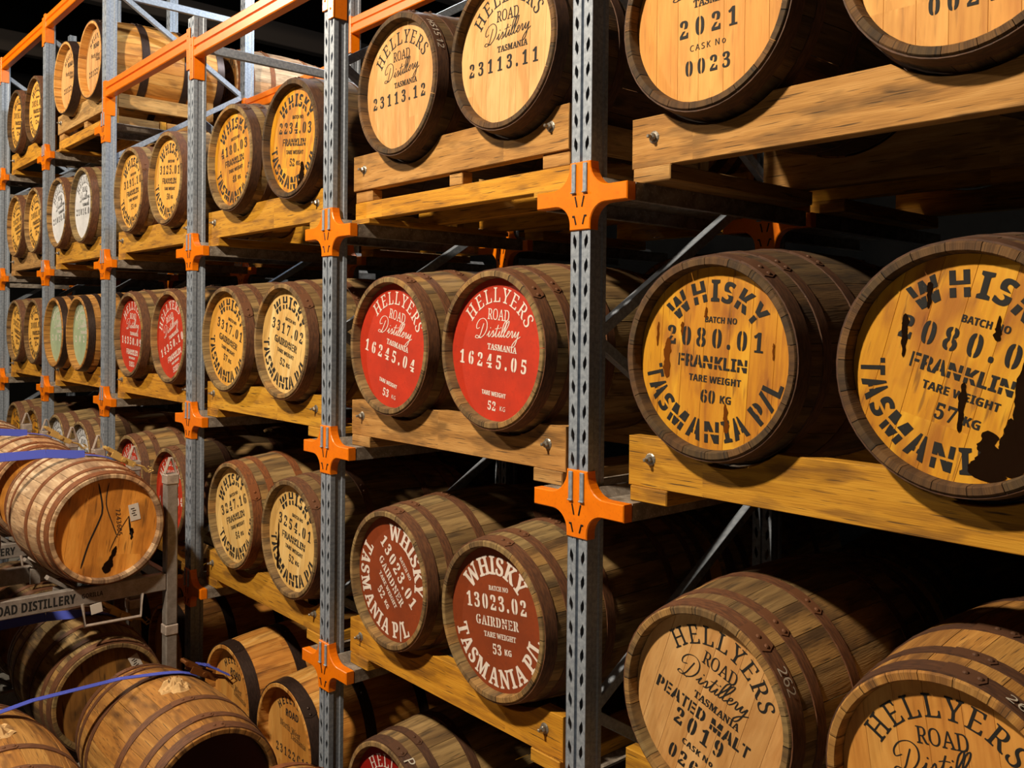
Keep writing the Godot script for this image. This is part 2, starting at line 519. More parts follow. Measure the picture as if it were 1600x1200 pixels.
# ---------------------------------------------------------------- room
func build_room() -> void:
	var top := EY + 4.1
	structure("floor", boxm(Vector3(20, 0.2, 15), 0.0), M.concrete, Vector3(-4, -0.1, 0.5))
	structure("ceiling", boxm(Vector3(20, 0.2, 15), 0.0), M.ceiling, Vector3(-4, top + 0.1, 0.5))
	structure("wall_back", boxm(Vector3(20, top, 0.2), 0.0), M.wall, Vector3(-4, top / 2, -6.9))
	structure("wall_front", boxm(Vector3(20, top, 0.2), 0.0), M.wall, Vector3(-4, top / 2, 7.9))
	structure("wall_far", boxm(Vector3(0.2, top, 15), 0.0), M.wall, Vector3(-13.9, top / 2, 0.5))
	structure("wall_near", boxm(Vector3(0.2, top, 15), 0.0), M.wall, Vector3(5.9, top / 2, 0.5))
	for k in 6:
		structure("trim_%d" % (k + 1), boxm(Vector3(0.16, 0.3, 14.6), 0.01), M.rafter, Vector3(-12.3 + 2.9 * k, top - 0.15, 0.5))

# ---------------------------------------------------------------- rack
func post_mesh(h: float) -> ArrayMesh:
	# open-backed upright: two perforated face strips, a groove between them, side walls with return lips
	var key := "post%.2f" % h
	if meshes.has(key):
		return meshes[key]
	var st := begin()
	var pitch := 0.075
	var rows := int(h / pitch)
	for s in [-1.0, 1.0]:
		var x0: float = s * 0.007
		var x1: float = s * 0.041
		var lo := minf(x0, x1)
		var hi := maxf(x0, x1)
		var cx := (lo + hi) / 2.0
		for r in rows:
			var y0 := r * pitch
			var y1 := y0 + pitch
			var cy := y0 + pitch / 2.0
			# slanted hexagonal slot
			var hole := []
			for p in [[-0.0075, 0.010], [-0.003, 0.024], [0.0075, 0.004], [0.0075, -0.010], [0.003, -0.024], [-0.0075, -0.004]]:
				hole.append(Vector2(cx + p[0] * -s, cy + p[1]))
			var rim := [Vector2(lo, cy + 0.006), Vector2(cx, y1), Vector2(hi, cy + 0.006), Vector2(hi, cy - 0.006), Vector2(cx, y0), Vector2(lo, cy - 0.006)]
			if s > 0:
				hole = [hole[2], hole[1], hole[0], hole[5], hole[4], hole[3]]
			for k in 6:
				var a: Vector2 = rim[k]
				var b: Vector2 = rim[(k + 1) % 6]
				var c: Vector2 = hole[(k + 1) % 6]
				var d: Vector2 = hole[k]
				quad(st, v3(a, 0), v3(d, 0), v3(c, 0), v3(b, 0))
				quad(st, v3(d, 0), v3(d, -0.003), v3(c, -0.003), v3(c, 0))
			for e in [[lo, y1, cx, y1, lo, cy + 0.006], [hi, y1, hi, cy + 0.006, cx, y1], [lo, y0, lo, cy - 0.006, cx, y0], [hi, y0, cx, y0, hi, cy - 0.006]]:
				tri(st, Vector3(e[0], e[1], 0), Vector3(e[4], e[5], 0), Vector3(e[2], e[3], 0), Vector3(0, 0, 1))
	var hh := rows * pitch
	# groove and walls
	for s in [-1.0, 1.0]:
		wall_strip(st, Vector2(s * 0.007, 0), Vector2(s * 0.005, -0.012), hh)
		wall_strip(st, Vector2(s * 0.041, 0), Vector2(s * 0.041, -0.022), hh)
		wall_strip(st, Vector2(s * 0.041, -0.022), Vector2(s * 0.037, -0.027), hh)
		wall_strip(st, Vector2(s * 0.037, -0.027), Vector2(s * 0.037, -0.052), hh)
		wall_strip(st, Vector2(s * 0.037, -0.052), Vector2(s * 0.041, -0.057), hh)
		wall_strip(st, Vector2(s * 0.041, -0.057), Vector2(s * 0.041, -0.072), hh)
		wall_strip(st, Vector2(s * 0.041, -0.072), Vector2(s * 0.026, -0.072), hh)
		for r in range(0, int(hh / 0.095)):
			add_dome(st, Vector3(s * 0.0365, 0.04 + r * 0.095, -0.04), Vector3(s, 0, 0), 0.0042, 0.002, 6)
	wall_strip(st, Vector2(-0.005, -0.012), Vector2(0.005, -0.012), hh)
	meshes[key] = st.commit()
	return meshes[key]

func v3(p: Vector2, z: float) -> Vector3:
	return Vector3(p.x, p.y, z)

func wall_strip(st: SurfaceTool, a: Vector2, b: Vector2, h: float) -> void:
	# a thin sheet between two plan points (x, z), 2 mm thick
	var d := (b - a).normalized()
	var n := Vector2(-d.y, d.x) * 0.001
	var p := [a + n, b + n, b - n, a - n]
	for k in 4:
		var q: Vector2 = p[k]
		var r: Vector2 = p[(k + 1) % 4]
		quad(st, Vector3(q.x, 0, q.y), Vector3(r.x, 0, r.y), Vector3(r.x, h, r.y), Vector3(q.x, h, q.y))

func bracket_outline(left := true, right := true) -> PackedVector2Array:
	var p := PackedVector2Array()
	var ax := 0.193
	# right half then left half, anticlockwise from the lower left of the column
	p.append(Vector2(-0.044, -0.105))
	p.append(Vector2(0.044, -0.105))
	if right:
		arc(p, Vector2(0.105, -0.088), 0.061, PI, PI / 2.0, 7)
		p.append(Vector2(ax, -0.027))
		p.append(Vector2(ax, 0.026))
		arc(p, Vector2(0.118, 0.100), 0.074, -PI / 2.0, -PI, 7)
	p.append(Vector2(0.044, 0.105))
	p.append(Vector2(-0.044, 0.105))
	if left:
		arc(p, Vector2(-0.118, 0.100), 0.074, 0.0, -PI / 2.0, 7)
		p.append(Vector2(-ax, 0.026))
		p.append(Vector2(-ax, -0.027))
		arc(p, Vector2(-0.105, -0.088), 0.061, PI / 2.0, 0.0, 7)
	return p

func arc(p: PackedVector2Array, c: Vector2, r: float, a0: float, a1: float, n: int) -> void:
	for k in n + 1:
		var t := a0 + (a1 - a0) * k / n
		p.append(c + Vector2(cos(t), sin(t)) * r)

func bracket(parent: Node3D, y: float, z := 0.0, left := true, right := true, base := 0.0) -> void:
	var key := "bracket%s%s" % [left, right]
	if not meshes.has(key):
		meshes[key] = extrude(bracket_outline(left, right), -0.034, 0.006, 0.003)
		var st := begin()
		for s in [-1.0, 1.0]:
			for c in [[0.003, 0.0, 0.006, -0.034], [0.0, -0.062, 0.002, -0.088]]:
				var a := Vector2(s * (0.022 - c[0]), c[1])
				var b := Vector2(s * (0.022 - c[2] - 0.006), c[3])
				add_box(st, Vector3(0.0055, a.distance_to(b), 0.004), 0.001, Transform3D(Basis(Vector3(0, 0, 1), -(b - a).angle() * -1.0 - PI / 2.0), v3((a + b) / 2.0, 0.006)))
				if c[1] < -0.01:
					add_box(st, Vector3(0.011, 0.006, 0.004), 0.001, Transform3D(Basis.IDENTITY, Vector3(a.x + s * 0.003, a.y, 0.006)))
		meshes["slots"] = st.commit()
		st = begin()
		add_box(st, Vector3(0.0175, 0.092, 0.006), 0.002, Transform3D(Basis.IDENTITY, Vector3(0, 0.054, 0.008)))
		add_box(st, Vector3(0.0195, 0.005, 0.011), 0.0015, Transform3D(Basis.IDENTITY, Vector3(0, 0.011, 0.009)))
		meshes["hooks"] = st.commit()
	var b := obj("bracket", meshes[key], M.orange, parent, Vector3(0, y - base, z))
	for s in [-1.0, 1.0]:
		obj("hook_strap", meshes["hooks"], M.galvanised, b, Vector3(s * 0.024, 0, 0))
	obj("slot", meshes["slots"], M.dark_steel, b).set_meta("kind", "stuff")

func build_rack() -> void:
	var which := ["nearest", "second", "third", "fourth", "fifth", "sixth", "seventh"]
	var heights := [5.9, 5.9, 4.31, 5.9, 5.06, 5.06, 5.06]
	for i in 7:
		var t := thing("rack_frame", "galvanised rack frame with orange brackets, %s upright from the camera" % which[i], "rack frame", Vector3(-W * i, 0, 0), 0.0, "rack frames along the aisle")
		var hgt: float = heights[i]
		obj("base_plate", boxm(Vector3(0.14, 0.012, 0.13), 0.002), M.galvanised, t, Vector3(0, 0.006, -0.035))
		obj("base_plate", boxm(Vector3(0.14, 0.012, 0.13), 0.002), M.galvanised, t, Vector3(0, 0.006, -1.045))
		obj("front_post", post_mesh(hgt), M.galvanised, t, Vector3(0, 0.012, 0))
		obj("rear_post", post_mesh(5.9), M.galvanised, t, Vector3(0, 0.012, -1.01))
		var y := EY - 2.39
		var k := 0
		while y < hgt - 1.1:
			obj("brace", bar(Vector3(0, y, -0.06), Vector3(0, y + 0.59, -1.01), 0.032, 0.036), M.galvanised, t)
			obj("brace", bar(Vector3(0, y + 0.59, -1.01), Vector3(0, y + 1.18, -0.06), 0.03, 0.036), M.galvanised, t)
			y += 1.18
			k += 1
		if i == 2 or i == 3:
			var yy := EY + (1.57 if i == 2 else 2.3)
			obj("brace", bar(Vector3(0, yy, -0.06), Vector3(0, yy, -1.01), 0.03, 0.05), M.galvanised, t)
		for lv in LEVELS:
			bracket(t, EY + lv)
			bracket(t, EY + lv, -1.01)
		if i >= 3:
			bracket(t, EY + TOP_LEVEL, 0.0, true, i > 3)
	# rails
	var sec := [[0.046, 0.056], [0.058, 0.056], [0.085, 0.026], [0.192, 0.026], [0.192, -0.028], [0.170, -0.028], [0.170, -0.023], [0.187, -0.023], [0.187, 0.021], [0.083, 0.021], [0.056, 0.051], [0.046, 0.051]]
	for side in [-1.0, 1.0]:
		var poly := PackedVector2Array()
		for p in sec:
			poly.append(Vector2(p[0] * side, p[1]))
		meshes["rail%d" % int(side)] = extrude(poly, -0.974, -0.036, 0.0)
		meshes["rear_rail%d" % int(side)] = extrude(poly, -2.10, -1.046, 0.0)
	var lname := ["top", "second", "third", "bottom"]
	for i in 7:
		for lv in 5:
			if lv == 4 and i < 3:
				continue
			var h: float = LEVELS[lv] if lv < 4 else TOP_LEVEL
			for side in [-1, 1]:
				if lv == 4 and i == 3 and side == 1:
					continue
				if i == 6 and side == -1:
					continue
				var r := MeshInstance3D.new()
				r.name = numbered("pallet_rail")
				r.mesh = meshes["rail%d" % side]
				r.material_override = M.rail
				r.position = Vector3(-W * i, EY + h, 0)
				add_child(r)
				r.set_meta("label", "dusty steel pallet rail, %s side of the %s upright, %s" % ["nearer" if side > 0 else "farther", which[i], (lname[lv] + " bracket row") if lv < 4 else "uppermost short row"])
				r.set_meta("category", "rail")
				r.set_meta("group", "pallet rails running back into the rack")
				if i > 5:
					continue
				var q := MeshInstance3D.new()
				q.name = numbered("pallet_rail")
				q.mesh = meshes["rear_rail%d" % side]
				q.material_override = M.rail
				q.position = r.position
				add_child(q)
				q.set_meta("label", "deeper length of steel rail, %s side of the %s frame, %s" % ["nearer" if side > 0 else "farther", which[i], (lname[lv] + " bracket row") if lv < 4 else "uppermost short row"])
				q.set_meta("category", "rail")
				q.set_meta("group", "deeper pallet rails")
	# orange ties along the tops
	tie_beam(-W * 3, -W * 2, 1.607, 0.0, "orange tie beam high between the fourth and third uprights")
	tie_beam(-W * 2, -W * 1, 1.545, 0.0, "orange tie beam high between the third and second uprights")
	tie_beam(-W * 1, 0.0, 1.50, 0.0, "orange tie beam high between the second and nearest uprights")
	tie_beam(-W * 5, -W * 4, 2.44, 0.0, "orange tie beam at the top between the sixth and fifth uprights")
	tie_beam(-W * 4, -W * 3, 2.46, 0.0, "orange tie beam at the top between the fifth and fourth uprights")
	tie_beam(-W * 6, -W * 5, 2.42, 0.0, "orange tie beam at the top between the seventh and sixth uprights")
	tie_beam(-W * 3, -W * 2, 1.665, -1.01, "orange tie beam behind the pale-bodied barrel, joined to the fourth frame's rear post")
	tie_beam(-W * 2 , -W * 1, 1.90, -1.01, "orange tie beam set back between the third and second frames' rear posts")

func tie_beam(x0: float, x1: float, h: float, z: float, label: String) -> void:
	var t := thing("tie_beam", label, "beam", Vector3((x0 + x1) / 2.0, EY + h, z), 0.0, "orange tie beams")
	var half := (x1 - x0) / 2.0 - 0.044
	# ribbed box section: profile in (z, y) swept along x
	var poly := PackedVector2Array()
	for p in [[-0.045, -0.05], [0.0, -0.05], [0.004, -0.045], [0.004, -0.012], [-0.006, -0.006], [-0.006, 0.004], [0.004, 0.01], [0.004, 0.045], [0.0, 0.05], [-0.045, 0.05]]:
		poly.append(Vector2(-p[0], p[1]))
	var m := extrude(poly, -half, half, 0.0)
	obj("beam", m, M.orange, t, Vector3.ZERO, Vector3(0, PI / 2, 0))
	for s in [-1.0, 1.0]:
		var st := begin()
		add_box(st, Vector3(0.006, 0.235, 0.065), 0.002, Transform3D(Basis.IDENTITY, Vector3(s * (half + 0.001), -0.055, -0.03)))
		add_box(st, Vector3(0.046, 0.235, 0.007), 0.002, Transform3D(Basis.IDENTITY, Vector3(s * (half + 0.02), -0.055, 0.005)))
		for k in 3:
			add_dome(st, Vector3(s * (half + 0.02), -0.13 + k * 0.075, 0.009), Vector3(0, 0, 1), 0.006, 0.003, 6)
		obj("end_plate", st.commit(), M.orange, t)

# ---------------------------------------------------------------- cradles
func timber_outline(half: float, cuts: Array, h: float, cx: float, cy: float, r: float) -> PackedVector2Array:
	var p := PackedVector2Array()
	p.append(Vector2(-half, 0))
	p.append(Vector2(half, 0))
	p.append(Vector2(half, h))
	var cc := cuts.duplicate()
	cc.sort()
	cc.reverse()
	for c in cc:
		var lx: float = c - cx
		var dy := cy - h
		if absf(dy) >= r:
			continue
		var dx := sqrt(r * r - dy * dy)
		var a0 := atan2(-dy, dx)
		for k in 13:
			var t := lerpf(a0, -PI - a0, k / 12.0)
			var q := Vector2(lx + r * cos(t), cy + r * sin(t))
			if absf(q.x) < half - 0.002:
				p.append(q)
	p.append(Vector2(-half, h))
	return p

# a pair's cradle: scalloped front and rear timbers on bearers; stands on the rails at height k
func cradle(cx: float, k: float, z0: float, bx: Array, lift: float, tone: String, label: String, full := true, group := "") -> void:
	var mats: Array = M[tone]
	var t := thing("barrel_cradle", label, "cradle", Vector3(cx, EY + k + 0.0265, z0), 0.0, group)
	var half := 0.66
	var y0 := 0.0
	if lift > 0.0:
		# a flat pallet under the cradle
		for z in [-0.085, -0.42, -0.78]:
			obj("pallet_board", boxm(Vector3(half * 2, 0.076, 0.05), 0.003, 0, Vector2(z, rng.randf())), M.timber_yellow[rng.randi() % 3], t, Vector3(0, 0.060, z - 0.025))
		for x in [-0.58, 0.58]:
			obj("pallet_runner", boxm(Vector3(0.14, 0.022, 0.78), 0.002, 2, Vector2(x, 0.3)), M.timber_yellow[1], t, Vector3(x, 0.011, -0.45))
		for x in [-0.59, 0.05, 0.59]:
			for z in [-0.11, -0.79]:
				obj("block", boxm(Vector3(0.13 if x != 0.05 else 0.08, 0.05, 0.05), 0.003, 2, Vector2(x, z)), mats[2], t, Vector3(x, 0.123, z))
		y0 = 0.148
		obj("side_board", boxm(Vector3(0.035, 0.10, 0.64), 0.003, 2, Vector2(0.4, 0.1)), M.timber_pale[0], t, Vector3(0.635, y0 + 0.06, -0.45))
		obj("side_board", boxm(Vector3(0.03, 0.07, 0.30), 0.003, 2, Vector2(0.6, 0.3)), M.timber_pale[1], t, Vector3(0.64, 0.06, -0.275))
		obj("side_board", boxm(Vector3(0.03, 0.07, 0.30), 0.003, 2, Vector2(0.7, 0.5)), M.timber_pale[2], t, Vector3(0.64, 0.06, -0.625))
	else:
		for x in [-0.58, 0.58]:
			obj("bearer", boxm(Vector3(0.14, 0.046, 0.78), 0.003, 2, Vector2(x, 0.2)), mats[1], t, Vector3(x, 0.023, -0.46))
		y0 = 0.046
	var cy := 0.464 + (0.081 if lift > 0.0 else 0.0) - 0.0265 - y0
	for z in [-0.075, -0.775]:
		var uo := Vector2(rng.randf(), rng.randf())
		obj("cross_timber", extrude(timber_outline(half, bx, 0.149, cx, cy, 0.3014), -0.05, 0.0, 0.002, true, uo), mats[rng.randi() % 3], t, Vector3(0, y0, z))
	if full:
		for x in [-0.575, 0.575]:
			var st := begin()
			var f := Vector3(x, y0 + 0.085, -0.074)
			add_dome(st, f, Vector3(0, 0, 1), 0.019, 0.004, 12)
			add_box(st, Vector3(0.02, 0.02, 0.014), 0.004, Transform3D(Basis(Vector3(0, 0, 1), 0.4), f + Vector3(0, 0, 0.009)))
			add_bar(st, f + Vector3(0, 0, 0.014), f + Vector3(0, 0, 0.03), 0.01, 0.01, 0.002)
			obj("bolt", st.commit(), M.bolt_steel, t)

# ---------------------------------------------------------------- barrels
const RIM := 0.274
const BULGE := 0.316
const LEN := 0.90
const STAVES := 22

func rad(z: float) -> float:
	var q := (z + LEN / 2.0) / (LEN / 2.0)
	return BULGE - (BULGE - RIM) * pow(absf(q), 2.0)

func stave_profile() -> Array:
	var p := []
	for k in 15:
		var z := -LEN + LEN * k / 14.0
		p.append(Vector2(rad(z), z))
	return p

func stave_mesh() -> ArrayMesh:
	if meshes.has("stave"):
		return meshes["stave"]
	var st := begin()
	var half := PI / STAVES
	var prof := [Vector2(0.247, -LEN + 0.06), Vector2(0.253, -LEN)]
	prof.append(Vector2(RIM - 0.004, -LEN))
	prof.append_array(stave_profile().slice(1, 14))
	prof.append(Vector2(RIM, -0.004))
	prof.append(Vector2(RIM - 0.004, 0.0))
	prof.append(Vector2(0.2545, 0.0))
	prof.append(Vector2(0.2515, -0.004))
	prof.append(Vector2(0.246, -0.075))
	var gap := 0.0009 / 0.3
	add_lathe(st, prof, 3, false, -half + gap, half - gap, 1.2, 1.0)
	# sides of the stave, seen in the joints
	for s in [-1.0, 1.0]:
		var a: float = s * (half - gap)
		for k in range(2, prof.size() - 5):
			var p: Vector2 = prof[k]
			var q: Vector2 = prof[k + 1]
			var c := cos(a)
			var sn := sin(a)
			var v := [Vector3(p.x * c, p.x * sn, p.y), Vector3(q.x * c, q.x * sn, q.y), Vector3((q.x - 0.015) * c, (q.x - 0.015) * sn, q.y), Vector3((p.x - 0.015) * c, (p.x - 0.015) * sn, p.y)]
			if s > 0:
				quad(st, v[3], v[2], v[1], v[0])
			else:
				quad(st, v[0], v[1], v[2], v[3])
	meshes["stave"] = st.commit()
	return meshes["stave"]

# the whole body in one piece, its joints sunk between the staves (for barrels far off or deep in the rack)
func body_mesh() -> ArrayMesh:
	if meshes.has("body"):
		return meshes["body"]
	var st := begin()
	var half := PI / STAVES
	var gap := 0.006
	var prof := [Vector2(0.0, -LEN + 0.04), Vector2(0.25, -LEN + 0.04), Vector2(0.254, -LEN), Vector2(RIM - 0.004, -LEN)]
	for k in range(1, 9):
		var z := -LEN + LEN * k / 9.0
		prof.append(Vector2(rad(z), z))
	prof.append_array([Vector2(RIM, -0.004), Vector2(RIM - 0.004, 0.0), Vector2(0.2545, 0.0), Vector2(0.246, -0.075)])
	for k in STAVES:
		var a := TAU * k / STAVES
		add_lathe(st, prof, 2, false, a - half + gap, a + half - gap, 1.2, 1.0, Vector2(fmod(k * 0.137, 1.0), fmod(k * 0.29, 1.0)))
		var groove := []
		for p in prof.slice(3, 13):
			groove.append(Vector2(p.x - 0.004, p.y))
		add_lathe(st, groove, 1, false, a + half - gap, a + half + gap, 0.1, 1.0, Vector2(0.5, 0.5))
	meshes["body"] = st.commit()
	return meshes["body"]

func hoop_mesh(z0: float, z1: float, seed_: int, plate := true) -> ArrayMesh:
	var key := "hoop%.3f%.3f%s%d" % [z0, z1, plate, seed_ if plate else 0]
	if meshes.has(key):
		return meshes[key]
	var st := begin()
	var t := 0.0028
	var r0 := rad(z0) + 0.0006
	var r1 := rad(z1) + 0.0006
	add_lathe(st, [Vector2(r1 - 0.003, z1), Vector2(r1 + t, z1), Vector2(r0 + t, z0), Vector2(r0 - 0.003, z0)], 48, false, 0, TAU, 6.0, 6.0, Vector2(seed_ * 0.31, 0))
	if plate:
		# riveted overlap: a second thickness with a rounded end and two rivets
		var a0 := PI * 0.5 - 0.62
		var n := 10
		var w := z0 - z1
		var mid := (z0 + z1) / 2.0
		for k in n:
			var e0 := minf(1.0, sqrt(1.0 - pow(maxf(0.0, 1.0 - k * 0.55), 2.0)) + 0.0)
			var e1 := minf(1.0, sqrt(1.0 - pow(maxf(0.0, 1.0 - (k + 1) * 0.55), 2.0)))
			var t0 := a0 + 0.032 * k
			var t1 := a0 + 0.032 * (k + 1)
			var pts := []
			for q in [[t0, e0, 1], [t1, e1, 1], [t1, e1, -1], [t0, e0, -1]]:
				var z: float = mid + absf(w) / 2.0 * q[1] * q[2]
				var r := rad(z) + t + 0.0030
				pts.append(Vector3(r * cos(q[0]), r * sin(q[0]), z))
			quad(st, pts[0], pts[3], pts[2], pts[1])
			var low := []
			for p in pts:
				var pl := Vector2(p.x, p.y)
				pl = pl.normalized() * (pl.length() - 0.003)
				low.append(Vector3(pl.x, pl.y, p.z))
			quad(st, low[0], pts[0], pts[1], low[1])
			quad(st, pts[3], low[3], low[2], pts[2])
		for d in [0.05, 0.16]:
			var r := rad(mid) + t + 0.003
			add_dome(st, Vector3(r * cos(a0 + d), r * sin(a0 + d), mid), Vector3(cos(a0 + d), sin(a0 + d), 0), 0.0075, 0.005, 8)
	meshes[key] = st.commit()
	return meshes[key]

func board_mesh(k: int, rec: float) -> ArrayMesh:
	# one plank of a head: the circle cut between two lines
	var key := "board%d_%.3f" % [k, rec]
	if meshes.has(key):
		return meshes[key]
	var cuts := [-0.26, -0.178, -0.102, -0.03, 0.052, 0.118, 0.192, 0.26]
	var x0: float = cuts[k] + 0.0003
	var x1: float = cuts[k + 1] - 0.0003
	var r := 0.249
	var p := PackedVector2Array()
	for j in 11:
		var x := clampf(lerpf(x0, x1, j / 10.0), -r, r)
		p.append(Vector2(x, -sqrt(maxf(r * r - x * x, 0.0)) - 1e-4))
	for j in 11:
		var x := clampf(lerpf(x1, x0, j / 10.0), -r, r)
		p.append(Vector2(x, sqrt(maxf(r * r - x * x, 0.0)) + 1e-4))
	var clean := PackedVector2Array()
	for q in p:
		if clean.is_empty() or clean[clean.size() - 1].distance_to(q) > 1e-3:
			clean.append(q)
	meshes[key] = extrude(clean, -rec - 0.012, -rec, 0.0005, false, Vector2(0.5, 0.5))
	return meshes[key]

func disc_mesh(rec: float, r := 0.249) -> ArrayMesh:
	var key := "disc%.3f%.3f" % [rec, r]
	if not meshes.has(key):
		var p := PackedVector2Array()
		for k in 48:
			p.append(Vector2(cos(TAU * k / 48), sin(TAU * k / 48)) * r)
		meshes[key] = extrude(p, -rec - 0.012, -rec, 0.0, false, Vector2(0.5, 0.5))
	return meshes[key]

# spec keys: x y z, turn, roll, head, ink, text (Callable), wood, hoop, near, label, recess, group
func barrel(s: Dictionary) -> Node3D:
	var t := thing("barrel", s.label, "barrel", Vector3(s.x, EY + s.y - BULGE, s.get("z", 0.0)), s.get("turn", 0.0), s.get("group", ""))
	var o := Vector3(0, BULGE, 0)
	var roll: float = deg_to_rad(s.get("roll", 0.0))
	var rec: float = s.get("recess", 0.034)
	var mats: Array = M[s.get("wood", "aged")]
	var near: bool = s.get("near", false)
	var spin := rng.randf() * TAU
	if near:
		var sm := stave_mesh()
		for k in STAVES:
			var st := obj("stave", sm, mats[rng.randi() % mats.size()], t, o, Vector3(0, 0, spin + TAU * k / STAVES))
			var f := 1.0 + rng.randf_range(-0.0022, 0.0012)
			st.scale = Vector3(f, f, 1.0)
	else:
		obj("body", body_mesh(), mats[rng.randi() % mats.size()], t, o, Vector3(0, 0, spin))
	var hm: Material = M[s.get("hoop", "hoop_rust")]
	var style: String = s.get("hoops", "six")
	var spans := []
	if style == "wide":
		spans = [[-0.002, -0.062], [-0.27, -0.325], [-0.575, -0.63], [-0.84, -0.898]]
	else:
		spans = [[-0.006, -0.052], [-0.098, -0.132], [-0.262, -0.300], [-0.600, -0.638], [-0.768, -0.802], [-0.848, -0.894]]
		if not near:
			spans = spans.slice(0, 4)
	var tilt: float = deg_to_rad(s.get("plate", rng.randf_range(-35, 35)))
	for k in spans.size():
		obj("hoop", hoop_mesh(spans[k][0], spans[k][1], k, near), hm if not (s.has("hoop2") and k % 2 == 1) else M[s.hoop2], t, o, Vector3(0, 0, tilt + 0.05 * k))
	var hk: String = s.get("head", "head_amber")
	var head: MeshInstance3D
	if hk.begins_with("paint"):
		head = obj("head", disc_mesh(rec), M[hk], t, o, Vector3(0, 0, roll))
	else:
		var hmats: Array = M[hk]
		if near or s.get("boards", false):
			head = obj("head", disc_mesh(rec + 0.004), M.backing, t, o, Vector3(0, 0, roll))
			for k in 7:
				obj("head_board", board_mesh(k, rec), hmats[rng.randi() % hmats.size()], head)
		else:
			head = obj("head", disc_mesh(rec), hmats[rng.randi() % hmats.size()], t, o, Vector3(0, 0, roll))
	if s.has("text"):
		var st := begin()
		var z := -rec + 0.0006
		s.text.call(st, z)
		var m := st.commit()
		if m and m.get_surface_count() > 0:
			obj("lettering", m, M[s.get("ink", "ink_black")], head)
	if s.has("marks"):
		s.marks.call(head, -rec + 0.0003)
	return t

# ---------------------------------------------------------------- lettering
func font_of(key: String) -> SystemFont:
	if not fonts.has(key):
		var f := SystemFont.new()
		f.font_names = PackedStringArray(["Droid Serif" if key.begins_with("serif") else ("Droid Sans Mono" if key.begins_with("mono") else "Droid Sans")])
		f.font_weight = 700 if key.ends_with("bold") else 400
		fonts[key] = f
	return fonts[key]

# triangles of a glyph in em units from its baseline's left end; stencil cuts bridges through the letters
func glyph(key: String, ch: String, stencil: bool) -> Array:
	var id := key + ch + str(stencil)
	if glyphs.has(id):
		return glyphs[id]
	var f := font_of(key)
	var tm := TextMesh.new()
	tm.font = f
	tm.text = ch
	tm.font_size = 48
	tm.depth = 0.0
	tm.pixel_size = 1.0 / 48.0
	tm.curve_step = 4.0
	tm.horizontal_alignment = HORIZONTAL_ALIGNMENT_LEFT
	var arr := tm.get_mesh_arrays()
	var layers := []
	var adv := f.get_string_size(ch, HORIZONTAL_ALIGNMENT_LEFT, -1, 48).x / 48.0
	if arr.size() > 0 and arr[Mesh.ARRAY_VERTEX] != null:
		var vs: PackedVector3Array = arr[Mesh.ARRAY_VERTEX]
		var ix = arr[Mesh.ARRAY_INDEX]
		var ns: PackedVector3Array = arr[Mesh.ARRAY_NORMAL]
		var x0 := 9.0
		var x1 := -9.0
		for v in vs:
			x0 = minf(x0, v.x)
			x1 = maxf(x1, v.x)
		var cnt: int = ix.size() if ix != null and ix.size() > 0 else vs.size()
		var mid := (x0 + x1) / 2.0
		# sprayed letters run fat: the outline is laid down again a little to each side
		var fat := 0.016 if key.ends_with("bold") else 0.006
		var shifts := [Vector2(-fat, -fat * 0.6), Vector2(fat, -fat * 0.6), Vector2(fat, fat * 0.6), Vector2(-fat, fat * 0.6)]
		for sh in shifts:
			var out := PackedVector2Array()
			for k in range(0, cnt, 3):
				var tri3 := PackedVector2Array()
				var front := true
				for j in 3:
					var n: int = ix[k + j] if ix != null and ix.size() > 0 else k + j
					tri3.append(Vector2(vs[n].x, vs[n].y + 0.344))
					if ns[n].z < 0.5:
						front = false
				if not front:
					continue
				var p := PackedVector2Array([tri3[0] + sh, tri3[1] + sh, tri3[2] + sh])
				if stencil and ch in "0689ABDOPQRSGCVWMNEFHKYT24":
					var gap := 0.042
					if ch in "EFHKT24SYNMWV":
						# a level bridge
						var y := 0.30 if ch in "EFHK4Y" else 0.34
						if ch in "EFT":
							out.append_array(clip(p, Vector2(1, 0), mid * 0.72 - gap, true))
							out.append_array(clip(p, Vector2(1, 0), mid * 0.72 + gap, false))
						else:
							out.append_array(clip(p, Vector2(0, 1), y - gap, true))
							out.append_array(clip(p, Vector2(0, 1), y + gap, false))
					else:
						out.append_array(clip(p, Vector2(1, 0), mid - gap, true))
						out.append_array(clip(p, Vector2(1, 0), mid + gap, false))
				else:
					out.append_array(p)
			layers.append(out)
	glyphs[id] = [layers, adv]
	return glyphs[id]

# the part of a triangle below (or above) a line, as triangles
func clip(p: PackedVector2Array, n: Vector2, d: float, below: bool) -> PackedVector2Array:
	var poly := PackedVector2Array()
	for k in 3:
		var a := p[k]
		var b := p[(k + 1) % 3]
		var da := (d - n.dot(a)) if below else (n.dot(a) - d)
		var db := (d - n.dot(b)) if below else (n.dot(b) - d)
		if da >= 0:
			poly.append(a)
		if (da >= 0) != (db >= 0):
			poly.append(a.lerp(b, da / (da - db)))
	var out := PackedVector2Array()
	for k in range(1, poly.size() - 1):
		out.append_array([poly[0], poly[k], poly[k + 1]])
	return out

func put_glyph(st: SurfaceTool, layers: Array, t: Transform2D, z: float) -> void:
	for k in layers.size():
		put(st, layers[k], t, z + 0.00012 * k)

func put(st: SurfaceTool, tris: PackedVector2Array, t: Transform2D, z: float) -> void:
	for k in range(0, tris.size(), 3):
		var p := [t * tris[k], t * tris[k + 1], t * tris[k + 2]]
		if (p[1] - p[0]).cross(p[2] - p[0]) > 0.0:
			p.reverse()
		for q in p:
			st.set_normal(Vector3(0, 0, 1))
			st.set_uv(q)
			st.add_vertex(Vector3(q.x, q.y, z))

